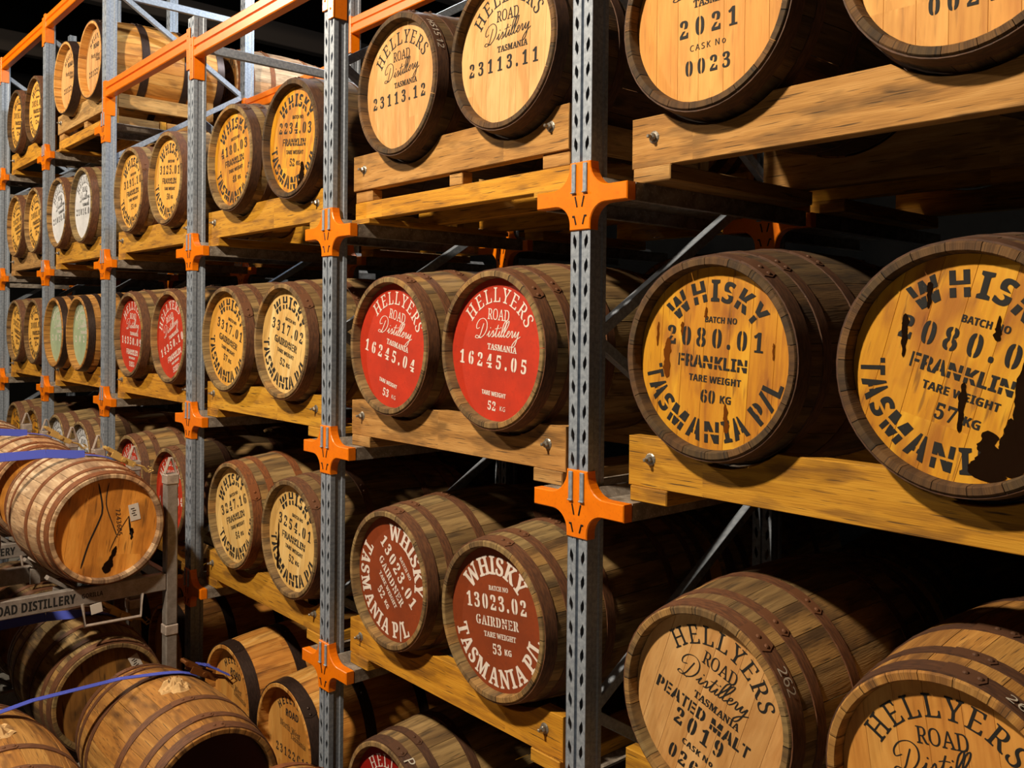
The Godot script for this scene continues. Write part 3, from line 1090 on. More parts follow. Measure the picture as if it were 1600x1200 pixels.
# a line of text centred at c, cap height h, stretched to width wd
func line(st: SurfaceTool, text: String, c: Vector2, h: float, wd: float, key: String, stencil: bool, z: float, rise := 0.0) -> void:
	var total := 0.0
	for ch in text:
		total += glyph(key, ch, stencil)[1]
	var sy := h / 0.714
	var sx := wd / total
	var x := -wd / 2.0
	var r := Transform2D(rise, c)
	for ch in text:
		var g := glyph(key, ch, stencil)
		var gx := minf(sx, sy * (0.8 if stencil and key == "serif_bold" else 1.02))
		put_glyph(st, g[0], r * Transform2D(Vector2(gx, 0), Vector2(0, sy), Vector2(x + (sx - gx) * g[1] / 2.0, -h / 2.0)), z)
		x += sx * g[1]

# text round a circle; degrees from a0 to a1; the feet of the letters point to the centre (or away from it)
func round_line(st: SurfaceTool, text: String, r: float, h: float, a0: float, a1: float, key: String, stencil: bool, feet_in: bool, z: float, stretch := 1.0) -> void:
	var total := 0.0
	for ch in text:
		total += glyph(key, ch, stencil)[1]
	var sy := h / 0.714
	var done := 0.0
	for ch in text:
		var g := glyph(key, ch, stencil)
		var a := deg_to_rad(lerpf(a0, a1, (done + g[1] / 2.0) / total))
		done += g[1]
		var up := Vector2(cos(a), sin(a)) * (1.0 if feet_in else -1.0)
		var right := Vector2(up.y, -up.x)
		var sx := sy * stretch
		var o: Vector2 = Vector2(cos(a), sin(a)) * r - right * sx * g[1] / 2.0
		put_glyph(st, g[0], Transform2D(right * sx, up * sy, o), z)

# a pen stroke through points, thicker where the pen runs down
func stroke(st: SurfaceTool, pts: Array, t: Transform2D, z: float, thin: float, thick: float) -> void:
	var c := Curve2D.new()
	var n := pts.size()
	for i in n:
		var a: Vector2 = pts[maxi(i - 1, 0)]
		var b: Vector2 = pts[mini(i + 1, n - 1)]
		var d := (b - a) / 6.0
		c.add_point(pts[i], -d, d)
	c.bake_interval = 0.045
	var q := c.get_baked_points()
	var prev := []
	for i in q.size():
		var d := (q[mini(i + 1, q.size() - 1)] - q[maxi(i - 1, 0)]).normalized()
		var wd := lerpf(thin, thick, pow(maxf(0.0, absf(d.y)), 1.5))
		if i == 0 or i == q.size() - 1:
			wd *= 0.4
		var nn := Vector2(-d.y, d.x) * wd / 2.0
		var pair := [t * (q[i] + nn), t * (q[i] - nn)]
		if i > 0:
			put(st, PackedVector2Array([prev[0], prev[1], pair[1], prev[0], pair[1], pair[0]]), Transform2D.IDENTITY, z + 0.0004 * i / q.size())
		prev = pair

func pairs(a: Array) -> Array:
	var out := []
	for k in range(0, a.size(), 2):
		out.append(Vector2(a[k] + a[k + 1] * 0.32, a[k + 1]))
	return out

# the hand-drawn word "Distillery"; about 5.4 units wide
func script_word(st: SurfaceTool, c: Vector2, width: float, z: float, rise := 0.0, bold := 1.0) -> void:
	var k := width / 5.4
	var t := Transform2D(rise, c) * Transform2D(Vector2(k, 0), Vector2(0, k), Vector2(-2.7 * k, -0.4 * k))
	var thin := 0.045 * bold
	var thick := 0.095 * bold
	# D: stem and foot, then the big looping bowl
	stroke(st, pairs([0.72, 1.05, 0.66, 0.6, 0.58, 0.12, 0.36, -0.12, 0.06, -0.06, 0.16, 0.1, 0.5, 0.0, 0.8, -0.12]), t, z, thin, thick)
	stroke(st, pairs([0.35, 0.72, 0.02, 0.62, -0.1, 0.95, 0.12, 1.32, 0.6, 1.42, 1.05, 1.15, 1.22, 0.65, 1.08, 0.2, 0.75, -0.06, 0.4, -0.1]), t, z, thin, thick)
	# i s t
	stroke(st, pairs([1.38, 0.1, 1.55, 0.3, 1.62, 0.46, 1.6, 0.12, 1.72, 0.02, 1.92, 0.3]), t, z, thin, thick)
	stroke(st, pairs([1.62, 0.68, 1.68, 0.74]), t, z, thick, thick)
	stroke(st, pairs([1.92, 0.3, 2.04, 0.5, 2.12, 0.3, 2.14, 0.08, 1.98, 0.02, 2.2, 0.06, 2.42, 0.42, 2.5, 0.95, 2.44, 0.4, 2.46, 0.06, 2.6, 0.03, 2.76, 0.3]), t, z, thin, thick)
	stroke(st, pairs([2.2, 0.62, 2.5, 0.68, 2.78, 0.66]), t, z, thin, thick)
	# i l l
	stroke(st, pairs([2.76, 0.3, 2.84, 0.46, 2.82, 0.1, 2.94, 0.02, 3.1, 0.3, 3.34, 0.9, 3.34, 1.25, 3.12, 1.0, 3.08, 0.2, 3.2, 0.02, 3.38, 0.3, 3.64, 0.9, 3.64, 1.25, 3.42, 1.0, 3.38, 0.2, 3.5, 0.02, 3.7, 0.2]), t, z, thin, thick)
	stroke(st, pairs([2.84, 0.7, 2.9, 0.76]), t, z, thick, thick)
	# e r y
	stroke(st, pairs([3.7, 0.2, 3.92, 0.34, 3.9, 0.5, 3.76, 0.4, 3.76, 0.08, 3.92, 0.02, 4.1, 0.25, 4.2, 0.5, 4.32, 0.42, 4.34, 0.1, 4.44, 0.02, 4.62, 0.4, 4.66, 0.46, 4.66, 0.12, 4.78, 0.06, 4.94, 0.36, 5.0, 0.46, 4.98, 0.0, 4.9, -0.5, 4.7, -0.72, 4.6, -0.55, 4.85, -0.2, 5.3, 0.1]), t, z, thin, thick)

func whisky(num: String, place: String, kg: String, bold := false) -> Callable:
	return func(st: SurfaceTool, z: float):
		var big := "serif_bold" if bold else "sans_bold"
		round_line(st, "WHISKY", 0.155 if not bold else 0.153, 0.057 if not bold else 0.064, 145, 35, big, not bold, true, z, 0.95 if not bold else 0.86)
		round_line(st, "TASMANIA P/L", 0.230 if not bold else 0.233, 0.056 if not bold else 0.062, 190, 349, big, not bold, false, z, 0.95 if not bold else 0.80)
		line(st, "BATCH NO", Vector2(0.02, 0.105), 0.016, 0.105, "serif_bold" if bold else "sans_bold", false, z)
		line(st, num, Vector2(0.0, 0.055), 0.052, 0.335, "serif_bold", true, z)
		line(st, place, Vector2(0.0, -0.012), 0.033, 0.232, "serif_bold" if bold else "sans_bold", true, z)
		line(st, "TARE WEIGHT", Vector2(0.012, -0.058), 0.018, 0.17, "serif_bold" if bold else "sans_bold", false, z)
		line(st, kg, Vector2(-0.006, -0.105), 0.036, 0.052, "serif_bold", true, z)
		line(st, "KG", Vector2(0.052, -0.108), 0.02, 0.04, "sans_bold", false, z)

func distillery(st: SurfaceTool, z: float, dy := 0.0) -> void:
	round_line(st, "HELLYERS", 0.166, 0.050, 150, 30, "serif", false, true, z, 0.92)
	line(st, "ROAD", Vector2(0.0, 0.122 + dy), 0.038, 0.118, "serif", false, z)
	script_word(st, Vector2(0.0, 0.062 + dy), 0.245, z, 0.07, 1.0)
	line(st, "TASMANIA", Vector2(0.028, 0.008 + dy), 0.021, 0.155, "serif_bold", false, z)

func hellyers(num: String, extra := []) -> Callable:
	return func(st: SurfaceTool, z: float):
		distillery(st, z)
		line(st, num, Vector2(-0.02, -0.042), 0.048, 0.385, "serif_bold", true, z)
		for e in extra:
			line(st, e[0], e[1], e[2], e[3], e[4], e[5], z)

func year_head(mid: Array, dy := 0.0) -> Callable:
	return func(st: SurfaceTool, z: float):
		distillery(st, z, dy)
		for e in mid:
			line(st, e[0], e[1], e[2], e[3], e[4], e[5], z)

func small_cask(num: String) -> Callable:
	return func(st: SurfaceTool, z: float):
		round_line(st, "HELLYERS", 0.165, 0.034, 140, 40, "sans_bold", false, true, z)
		line(st, "ROAD", Vector2(0, 0.115), 0.034, 0.13, "sans_bold", false, z)
		line(st, "North West", Vector2(-0.02, 0.045), 0.03, 0.2, "serif", false, z, -0.1)
		line(st, "Tasmania", Vector2(0.06, 0.01), 0.026, 0.15, "serif", false, z, -0.1)
		line(st, num, Vector2(0, -0.075), 0.042, 0.34, "serif_bold", true, z)

func tare(kg: String) -> Array:
	return [["TARE WEIGHT", Vector2(0.0, -0.155), 0.015, 0.13, "sans_bold", false], [kg, Vector2(-0.006, -0.197), 0.032, 0.048, "serif_bold", true], ["KG", Vector2(0.052, -0.2), 0.016, 0.034, "sans", false]]

# ---------------------------------------------------------------- marks on heads
func add_blob(st: SurfaceTool, pts: Array, z: float) -> void:
	var p := PackedVector2Array()
	for v in pts:
		p.append(v)
	var tris := PackedVector2Array()
	for k in Geometry2D.triangulate_polygon(p):
		tris.append(p[k])
	put(st, tris, Transform2D.IDENTITY, z)

# a run of dark liquid from a down to b, its edges wandering, its tail narrowing
func add_drip(st: SurfaceTool, a: Vector2, b: Vector2, w0: float, w1: float, z: float) -> void:
	var n := 26
	var left := []
	var right := []
	var d := (b - a).normalized()
	var nn := Vector2(-d.y, d.x)
	var noise := FastNoiseLite.new()
	noise.seed = rng.randi() % 1000
	noise.frequency = 1.0
	for k in n + 1:
		var f := float(k) / n
		var ends := sqrt(maxf(0.0, 1.0 - pow(absf(f * 2.0 - 1.0), 5.0)))
		var wd := lerpf(w0, w1, f) * (0.06 + 0.94 * ends)
		left.append(a.lerp(b, f) + nn * wd * (0.5 + 0.45 * noise.get_noise_2d(f * 3.4, 0.0)))
		right.append(a.lerp(b, f) - nn * wd * (0.5 + 0.45 * noise.get_noise_2d(f * 3.4, 9.0)))
	right.reverse()
	add_blob(st, left + right, z)

func drips(list: Array, tone := "stain", roll := 0.0) -> Callable:
	return func(head: Node3D, z: float):
		for e in list:
			var st := begin()
			add_drip(st, Vector2(e[0], e[1]).rotated(-deg_to_rad(roll)), Vector2(e[2], e[3]).rotated(-deg_to_rad(roll)), e[4], e[5], z + 0.0008 + 0.0001 * list.find(e))
			obj("stain", st.commit(), M[tone], head)

# ---------------------------------------------------------------- the barrels in the rack
func build_barrels() -> void:
	var A := "head_amber"
	var yr := func(a): return a
	var B := []
	# bay 0, right of the nearest upright
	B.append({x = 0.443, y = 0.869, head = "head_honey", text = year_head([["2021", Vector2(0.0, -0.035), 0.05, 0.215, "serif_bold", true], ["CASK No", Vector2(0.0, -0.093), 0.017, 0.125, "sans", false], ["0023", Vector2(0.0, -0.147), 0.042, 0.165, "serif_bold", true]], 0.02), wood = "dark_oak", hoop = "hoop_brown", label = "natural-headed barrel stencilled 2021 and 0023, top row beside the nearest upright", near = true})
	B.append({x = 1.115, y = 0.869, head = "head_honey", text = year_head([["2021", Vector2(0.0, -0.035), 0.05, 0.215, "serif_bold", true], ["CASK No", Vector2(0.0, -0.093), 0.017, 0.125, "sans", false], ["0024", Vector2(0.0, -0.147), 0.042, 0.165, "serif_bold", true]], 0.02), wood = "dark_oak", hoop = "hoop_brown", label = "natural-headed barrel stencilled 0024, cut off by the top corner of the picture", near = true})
	B.append({x = 0.470, y = -0.081, roll = -3.8, head = A, text = whisky("2080.01", "FRANKLIN", "60"), wood = "dark_oak", hoop = "hoop_brown", label = "amber-headed barrel stencilled WHISKY 2080.01 with 60 KG and dark streaks", near = true,
		marks = drips([[-0.15, 0.055, -0.155, -0.06, 0.026, 0.018], [-0.185, 0.10, -0.19, 0.03, 0.008, 0.006], [-0.10, 0.10, -0.102, 0.06, 0.010, 0.006], [0.045, -0.12, 0.05, -0.20, 0.008, 0.016], [0.19, 0.045, 0.19, 0.0, 0.006, 0.004], [-0.02, 0.14, -0.022, 0.11, 0.006, 0.009]], "stain_brown", -3.8)})
	B.append({x = 1.125, y = -0.081, roll = -15.4, head = A, text = whisky("2080.02", "FRANKLIN", "57"), wood = "dark_oak", hoop = "hoop_brown", label = "amber-headed barrel stencilled WHISKY with 57 KG, black drips over its lower half", near = true,
		marks = drips([[0.13, 0.03, 0.135, -0.215, 0.022, 0.075], [0.185, 0.09, 0.19, -0.165, 0.016, 0.06], [0.055, -0.13, 0.06, -0.24, 0.03, 0.085], [0.10, -0.10, 0.10, -0.225, 0.02, 0.06], [-0.125, 0.12, -0.13, 0.02, 0.016, 0.008], [-0.07, 0.19, -0.075, 0.13, 0.014, 0.006], [0.075, 0.115, 0.07, 0.06, 0.004, 0.016], [0.005, -0.03, -0.005, -0.14, 0.016, 0.010]], "stain", -15.4)})
	B.append({x = 0.468, y = -1.031, roll = -19.4, plate = -8, head = "head_clean", text = year_head([["PEATED MALT", Vector2(-0.01, -0.035), 0.034, 0.33, "sans_bold", true], ["2019", Vector2(0.0, -0.085), 0.048, 0.185, "serif_bold", true], ["CASK No.", Vector2(0.02, -0.14), 0.017, 0.12, "sans_bold", false], ["0262", Vector2(0.0, -0.19), 0.042, 0.15, "serif_bold", true]]), wood = "aged", hoop = "hoop_rust", label = "natural-headed barrel stencilled PEATED MALT 2019 with riveted rusty hoops", near = true})
	B.append({x = 1.112, y = -1.02, roll = 8.7, plate = 20, head = "head_honey", text = year_head([["PEATED MALT", Vector2(-0.01, -0.035), 0.034, 0.33, "sans_bold", true], ["2019", Vector2(0.0, -0.085), 0.048, 0.185, "serif_bold", true], ["CASK No.", Vector2(0.02, -0.14), 0.017, 0.12, "sans_bold", false], ["0263", Vector2(0.0, -0.19), 0.042, 0.15, "serif_bold", true]]), wood = "gold", hoop = "hoop_brown", label = "honey-headed barrel with a dark chime cut off by the lower corner of the picture", near = true})
	# bay 1
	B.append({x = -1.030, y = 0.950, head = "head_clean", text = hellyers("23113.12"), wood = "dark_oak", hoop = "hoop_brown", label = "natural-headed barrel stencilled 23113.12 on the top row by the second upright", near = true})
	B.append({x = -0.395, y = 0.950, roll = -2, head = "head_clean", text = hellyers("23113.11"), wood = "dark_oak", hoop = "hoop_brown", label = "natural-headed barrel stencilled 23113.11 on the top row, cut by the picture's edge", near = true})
	B.append({x = -1.072, y = -0.081, roll = -13.2, head = "paint_red", ink = "ink_white", text = hellyers("16245.04", tare("53")), wood = "aged", hoop = "hoop_rust", label = "bright red-headed barrel stencilled 16245.04, the farther and more tilted of its pair", near = true})
	B.append({x = -0.434, y = -0.081, roll = -4.8, head = "paint_red", ink = "ink_white", text = hellyers("16245.05", tare("52")), wood = "aged", hoop = "hoop_rust", label = "bright red-headed barrel stencilled 16245.05, beside the nearest upright", near = true})
	B.append({x = -1.063, y = -1.016, roll = -45.5, head = "paint_maroon", ink = "ink_white", text = whisky("13023.01", "GAIRDNER", "52", true), wood = "aged", hoop = "hoop_rust", label = "brown-red-headed barrel stencilled 13023.01, its lettering turned steeply downhill", near = true})
	B.append({x = -0.420, y = -1.016, roll = 6.3, head = "paint_maroon", ink = "ink_white", text = whisky("13023.02", "GAIRDNER", "53", true), wood = "aged", hoop = "hoop_rust", label = "brown-red-headed barrel stencilled 13023.02 with level lettering", near = true})
	B.append({x = -1.075, y = -1.955, roll = -12, head = "paint_dark_red", ink = "ink_white", text = hellyers("16245.01", tare("52")), wood = "aged", hoop = "hoop_brown", label = "red-headed barrel with a chalk P on its hoop, at the picture's lower edge", near = true})
	B.append({x = -0.425, y = -1.955, head = "paint_dark_red", ink = "ink_white", text = hellyers("16245.02", tare("51")), wood = "aged", hoop = "hoop_brown", label = "red-headed barrel on the bottom row below the barrel stencilled 13023.02"})
	# bay 2
	B.append({x = -2.572, y = 0.869, roll = 5, head = "head_amber", text = whisky("4180.03", "FRANKLIN", "48"), wood = "aged", hoop = "hoop_brown", label = "amber-headed barrel stencilled WHISKY 4180.03 on the top row", near = true})
	B.append({x = -1.915, y = 0.869, roll = -7.2, head = "head_amber", text = whisky("2234.03", "FRANKLIN", "52"), wood = "dark_oak", hoop = "hoop_brown", label = "amber-headed barrel stencilled WHISKY 2234.03, its head stained near the bottom", near = true, marks = drips([[0.09, -0.1, 0.1, -0.225, 0.03, 0.07]])})
	B.append({x = -2.632, y = -0.081, roll = -16.5, head = "head_straw", text = whisky("3317.01", "GAIRDNER", "57"), wood = "aged", hoop = "hoop_rust", label = "straw-headed barrel stencilled WHISKY 3317.01, beside the third upright", near = true})
	B.append({x = -1.985, y = -0.080, roll = -15, head = "head_cream", text = whisky("3317.02", "GAIRDNER", "52"), wood = "aged", hoop = "hoop_rust", label = "cream-headed barrel stencilled WHISKY 3317.02, under the one with a stained head", near = true})
	B.append({x = -2.535, y = -1.000, roll = 20.8, head = "head_cream", text = whisky("3247.16", "FRANKLIN", "54"), wood = "aged", hoop = "hoop_orange", label = "cream-headed barrel stencilled WHISKY 3247.16, with orange hoops", near = true})
	B.append({x = -1.893, y = -1.005, roll = -9.1, head = "head_cream", text = whisky("3254.01", "FRANKLIN", "52"), wood = "aged", hoop = "hoop_rust", label = "cream-headed barrel stencilled WHISKY 3254.01 behind the second upright", near = true, marks = drips([[-0.155, 0.03, -0.13, -0.2, 0.012, 0.03]])})
	B.append({x = -2.560, y = -1.965, roll = -4, head = "head_honey", text = small_cask("23122C11"), ink = "ink_soft", wood = "bright", hoop = "hoop_dark", hoops = "wide", recess = 0.05, label = "light oak barrel with scuffed black hoops on the bottom row, mostly behind the strapped barrels", near = true})
	B.append({x = -1.925, y = -1.975, roll = 1, head = "head_honey", text = small_cask("23122C12"), ink = "ink_soft", wood = "bright", hoop = "hoop_dark", hoops = "wide", recess = 0.05, label = "light oak barrel with black hoops stencilled 23122C12 on the bottom row", near = true})
	# bay 3
	B.append({x = -4.130, y = 0.869, roll = 3.5, head = "head_straw", text = whisky("3191.10", "FRANKLIN", "51"), wood = "aged", hoop = "hoop_rust", label = "straw-headed barrel stencilled WHISKY 3191.10 beside the fourth upright", near = true})
	B.append({x = -3.485, y = 0.869, roll = -5.7, head = "head_straw", text = whisky("3125.01", "FRANKLIN", "50"), wood = "aged", hoop = "hoop_rust", label = "straw-headed barrel stencilled WHISKY 3125, next to the third upright", near = true})
	B.append({x = -4.115, y = -0.078, roll = -3.8, head = "paint_red", ink = "ink_white", text = hellyers("14350.09", [["FRANKLIN", Vector2(0, -0.115), 0.034, 0.22, "sans_bold", true], ["TARE WEIGHT", Vector2(0, -0.153), 0.014, 0.12, "sans_bold", false], ["51KG", Vector2(0, -0.193), 0.032, 0.1, "serif_bold", true]]), wood = "aged", hoop = "hoop_rust", label = "bright red-headed barrel stencilled 14350.09, lettering level, beside the fourth upright", near = true})
	B.append({x = -3.425, y = -0.081, roll = 20, head = "paint_red", ink = "ink_white", text = hellyers("14350.10", [["FRANKLIN", Vector2(0, -0.115), 0.034, 0.22, "sans_bold", true], ["TARE WEIGHT", Vector2(0, -0.153), 0.014, 0.12, "sans_bold", false], ["51KG", Vector2(0, -0.193), 0.032, 0.1, "serif_bold", true]]), wood = "aged", hoop = "hoop_rust", label = "bright red-headed barrel stencilled 14350.10, its lettering tilted", near = true})
	B.append({x = -4.100, y = -1.010, roll = 0, head = "paint_red", ink = "ink_white", text = hellyers("16244.03", tare("52")), wood = "aged", hoop = "hoop_rust", label = "red-headed barrel half hidden behind the stillage's nearer ratchet strap", near = true})
	B.append({x = -3.420, y = -1.020, roll = 5.7, head = "paint_red", ink = "ink_white", text = hellyers("16244.04", tare("52")), wood = "aged", hoop = "hoop_rust", label = "red-headed barrel crossed by the tall stillage post", near = true})
	B.append({x = -4.100, y = -1.965, head = "head_honey", wood = "bright", hoop = "hoop_dark", hoops = "wide", label = "light oak barrel low behind the stillage text beam"})
	B.append({x = -3.430, y = -1.965, head = "head_honey", wood = "bright", hoop = "hoop_dark", hoops = "wide", label = "light oak barrel low behind the stillage post"})
	# bay 4
	B.append({x = -5.802, y = 0.869, roll = 5.8, head = "paint_white", text = hellyers("21014.03"), wood = "aged", hoop = "hoop_rust", label = "white-headed barrel on the top row beside the fifth upright"})
	B.append({x = -5.165, y = 0.869, roll = -1.2, head = "paint_white", text = hellyers("21014.04"), wood = "aged", hoop = "hoop_rust", label = "white-headed barrel on the top row beside the fourth upright"})
	B.append({x = -5.802, y = -0.081, head = "paint_green", ink = "ink_white", text = hellyers("2020"), wood = "gold", hoop = "hoop_dark", recess = 0.045, z = 0.02, label = "pale green-headed barrel beside the fifth upright"})
	B.append({x = -5.166, y = -0.081, head = "paint_green", ink = "ink_white", text = hellyers("2020"), wood = "gold", hoop = "hoop_dark", recess = 0.045, z = 0.02, label = "pale green-headed barrel with a deep rim, closer to the fourth upright"})
	B.append({x = -5.802, y = -1.010, head = "paint_white", text = hellyers("21015.01"), wood = "aged", hoop = "hoop_rust", label = "white-headed barrel on the third row beside the fifth upright"})
	B.append({x = -5.166, y = -1.010, head = "paint_white", text = hellyers("21015.02"), wood = "aged", hoop = "hoop_rust", label = "white-headed barrel on the third row behind a stillage post tip"})
	B.append({x = -5.610, y = 1.898, head = "head_clean", text = small_cask("23122C03"), ink = "ink_soft", wood = "bright", hoop = "hoop_dark", hoops = "wide", recess = 0.05, label = "light oak barrel with black hoops on the uppermost pallet, farther of the two"})
	B.append({x = -4.960, y = 1.898, head = "head_clean", text = small_cask("23122C04"), ink = "ink_soft", wood = "bright", hoop = "hoop_dark", hoops = "wide", recess = 0.05, label = "light oak barrel with black hoops on the uppermost pallet, its whole side showing", near = true})
	# bay 5
	var rows5 := [[1.818, "head_straw", "uppermost row"], [0.869, "head_straw", "top row"], [-0.081, "head_straw", "second row"], [-1.010, "head_amber", "third row"]]
	for r in rows5:
		for x in [-7.168, -6.530]:
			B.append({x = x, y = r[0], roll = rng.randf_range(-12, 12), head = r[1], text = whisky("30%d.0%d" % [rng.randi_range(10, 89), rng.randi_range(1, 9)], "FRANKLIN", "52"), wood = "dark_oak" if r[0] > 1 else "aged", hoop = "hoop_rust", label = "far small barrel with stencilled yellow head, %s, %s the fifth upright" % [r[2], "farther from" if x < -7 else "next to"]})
	for s in B:
		var b := barrel(s)
		if s.label.contains("chalk P"):
			chalk(b, "P", deg_to_rad(64), 0.045)
		elif s.label.contains("PEATED MALT 2019"):
			chalk(b, "262", deg_to_rad(38), 0.034)
		elif s.label.contains("dark chime"):
			chalk(b, "263", deg_to_rad(66), 0.030)
		elif s.label.contains("23113.12"):
			chalk(b, "HS15 12", deg_to_rad(48), 0.03)
	# the second row, one pallet deeper in the rack
	var back := [[[-0.42, -1.06], "second and nearest"], [[0.455, 1.11], "nearest upright and the picture's edge"], [[-1.95, -2.6], "third and second"], [[-3.45, -4.1], "fourth and third"], [[-5.166, -5.802], "fifth and fourth"]]
	var heads := ["head_old", "head_amber", "head_clean", "head_straw"]
	var lv_name := ["top row", "second row", "third row", "bottom row"]
	for q in back:
		for lv in 4:
			if q[0][0] > 0 and lv == 3:
				continue
			for n in 2:
				var x: float = q[0][n]
				var s := {x = x, y = LEVELS[lv] + 0.464, z = -1.0, head = heads[rng.randi() % 4], wood = ["aged", "dark_oak", "gold"][rng.randi() % 3], hoop = ["hoop_rust", "hoop_brown"][rng.randi() % 2], roll = rng.randf_range(-30, 30), group = "barrels one pallet deeper in the rack",
					label = "shadowed barrel deep in the %s between %s%s, %s of its pair" % [lv_name[lv], q[1], "" if q[0][0] > 0 else " uprights", "nearer" if n == 0 else "farther"]}
				if q[0][0] > 0:
					s.label = "shadowed barrel deep in the %s past the nearest upright, %s of its pair" % [lv_name[lv], "nearer" if n == 1 else "farther"]
				if lv == 1 and x == -0.42:
					s.head = "paint_red"
					s.y += 0.10
					s.label = "red-headed barrel deep behind the nearest upright, only its top edge showing"
				if lv == 2 and x == 0.455:
					s.head = "head_honey"
					s.text = hellyers("16011.02")
					s.roll = 0.0
					s.label = "honey-headed barrel deep above the one stencilled PEATED MALT 2019, two letters showing"
				if lv == 3 and q[0][0] == -1.95:
					s.merge({wood = "bright", hoop = "hoop_dark", hoops = "wide", head = "head_honey"}, true)
				var made := barrel(s)
				if lv == 3 and x == -1.95:
					rag(made, Vector3(0, BULGE * 2.0 - 0.004, -0.42), 14, "pale rag on the bung of a barrel behind the one stencilled 23122C12")
				if lv == 2 and x == 0.455:
					rag(made, Vector3(0, BULGE * 2.0 - 0.004, -0.30), 17, "small pale rag on the shadowed barrel above the one stencilled PEATED MALT 2019")
	barrel({x = -4.955, y = 1.898, z = -1.0, head = "head_old", wood = "pale", hoop = "hoop_orange", text = small_cask("23122C08"), ink = "ink_soft", label = "pale-bodied barrel with orange hoops, high behind the fourth frame's rear post", near = true})
	barrel({x = -5.62, y = 1.898, z = -1.0, head = "head_old", wood = "gold", hoop = "hoop_dark", hoops = "wide", label = "barrel on the uppermost pallet behind the farther light oak barrel"})
	# cradles: bay centre, barrels, timber tone, per level
	var bays := [
		["past the nearest upright", 0.80, [[0.443, 1.115], [0.470, 1.125], [0.468, 1.112], []], ["timber_pale", "timber_yellow", "timber_yellow", ""]],
		["between the second and nearest uprights", -0.79, [[-1.03, -0.395], [-1.072, -0.434], [-1.063, -0.420], [-1.075, -0.425]], ["timber_pale", "timber_pale", "timber_yellow", "timber_yellow"]],
		["between the third and second uprights", -2.34, [[-2.572, -1.915], [-2.632, -1.985], [-2.535, -1.893], [-2.56, -1.925]], ["timber_yellow", "timber_yellow", "timber_yellow", "timber_yellow"]],
		["between the fourth and third uprights", -3.87, [[-4.13, -3.485], [-4.115, -3.425], [-4.1, -3.42], [-4.1, -3.43]], ["timber_yellow", "timber_yellow", "timber_yellow", "timber_yellow"]],
		["between the fifth and fourth uprights", -5.42, [[-5.802, -5.165], [-5.802, -5.166], [-5.802, -5.166], []], ["timber_yellow", "timber_yellow", "timber_yellow", ""]],
		["between the sixth and fifth uprights", -6.93, [[-7.168, -6.53], [-7.168, -6.53], [-7.168, -6.53], []], ["timber_pale", "timber_yellow", "timber_yellow", ""]],
	]
	for b in bays.size():
		var bay = bays[b]
		for lv in 4:
			if bay[2][lv].is_empty():
				continue
			var tone: String = bay[3][lv]
			var what := "weathered" if tone == "timber_pale" else "yellow"
			cradle(bay[1], LEVELS[lv], 0.0, bay[2][lv], 0.081 if (b == 1 and lv == 0) else 0.0, tone, "%s scalloped timber cradle under the %s pair %s" % [what, lv_name[lv], bay[0]], true, "front barrel cradles")
			if b < 5:
				var xs: Array = back[[1, 0, 2, 3, 4][b]][0]
				cradle(bay[1], LEVELS[lv], -1.0, xs, 0.0, "timber_yellow", "shadowed timber cradle deep in the %s %s" % [lv_name[lv], bay[0]], false, "cradles deeper in the rack")
	cradle(-5.38, TOP_LEVEL, 0.0, [-5.61, -4.96], 0.081, "timber_pale", "weathered cradle on a flat pallet under the uppermost light oak barrels", true, "front barrel cradles")
	cradle(-5.38, TOP_LEVEL, -1.0, [-5.62, -4.955], 0.081, "timber_pale", "weathered cradle under the high pale-bodied barrel with orange hoops", false, "cradles deeper in the rack")
	cradle(-6.93, TOP_LEVEL, 0.0, [-7.168, -6.53], 0.0, "timber_yellow", "yellow timber cradle on the uppermost row between the sixth and fifth uprights", true, "front barrel cradles")

# chalk writing round the head hoop, at an angle from the +x side
func chalk(b: Node3D, text: String, a: float, h: float) -> void:
	var st := begin()
	var r := rad(-0.03) + 0.0072
	for ch in text:
		var g := glyph("sans", ch, false)
		var sc := h / 0.714
		for v in (g[0][0] if g[0].size() > 0 else PackedVector2Array()):
			var t: float = a - v.x * sc / r
			var z: float = -0.012 - v.y * sc
			st.set_normal(Vector3(cos(t), sin(t), 0))
			st.set_uv(v)
			st.add_vertex(Vector3(r * cos(t), r * sin(t), z))
		a -= g[1] * sc / r
	obj("chalk_writing", st.commit(), M.chalk, b, Vector3(0, BULGE, 0))

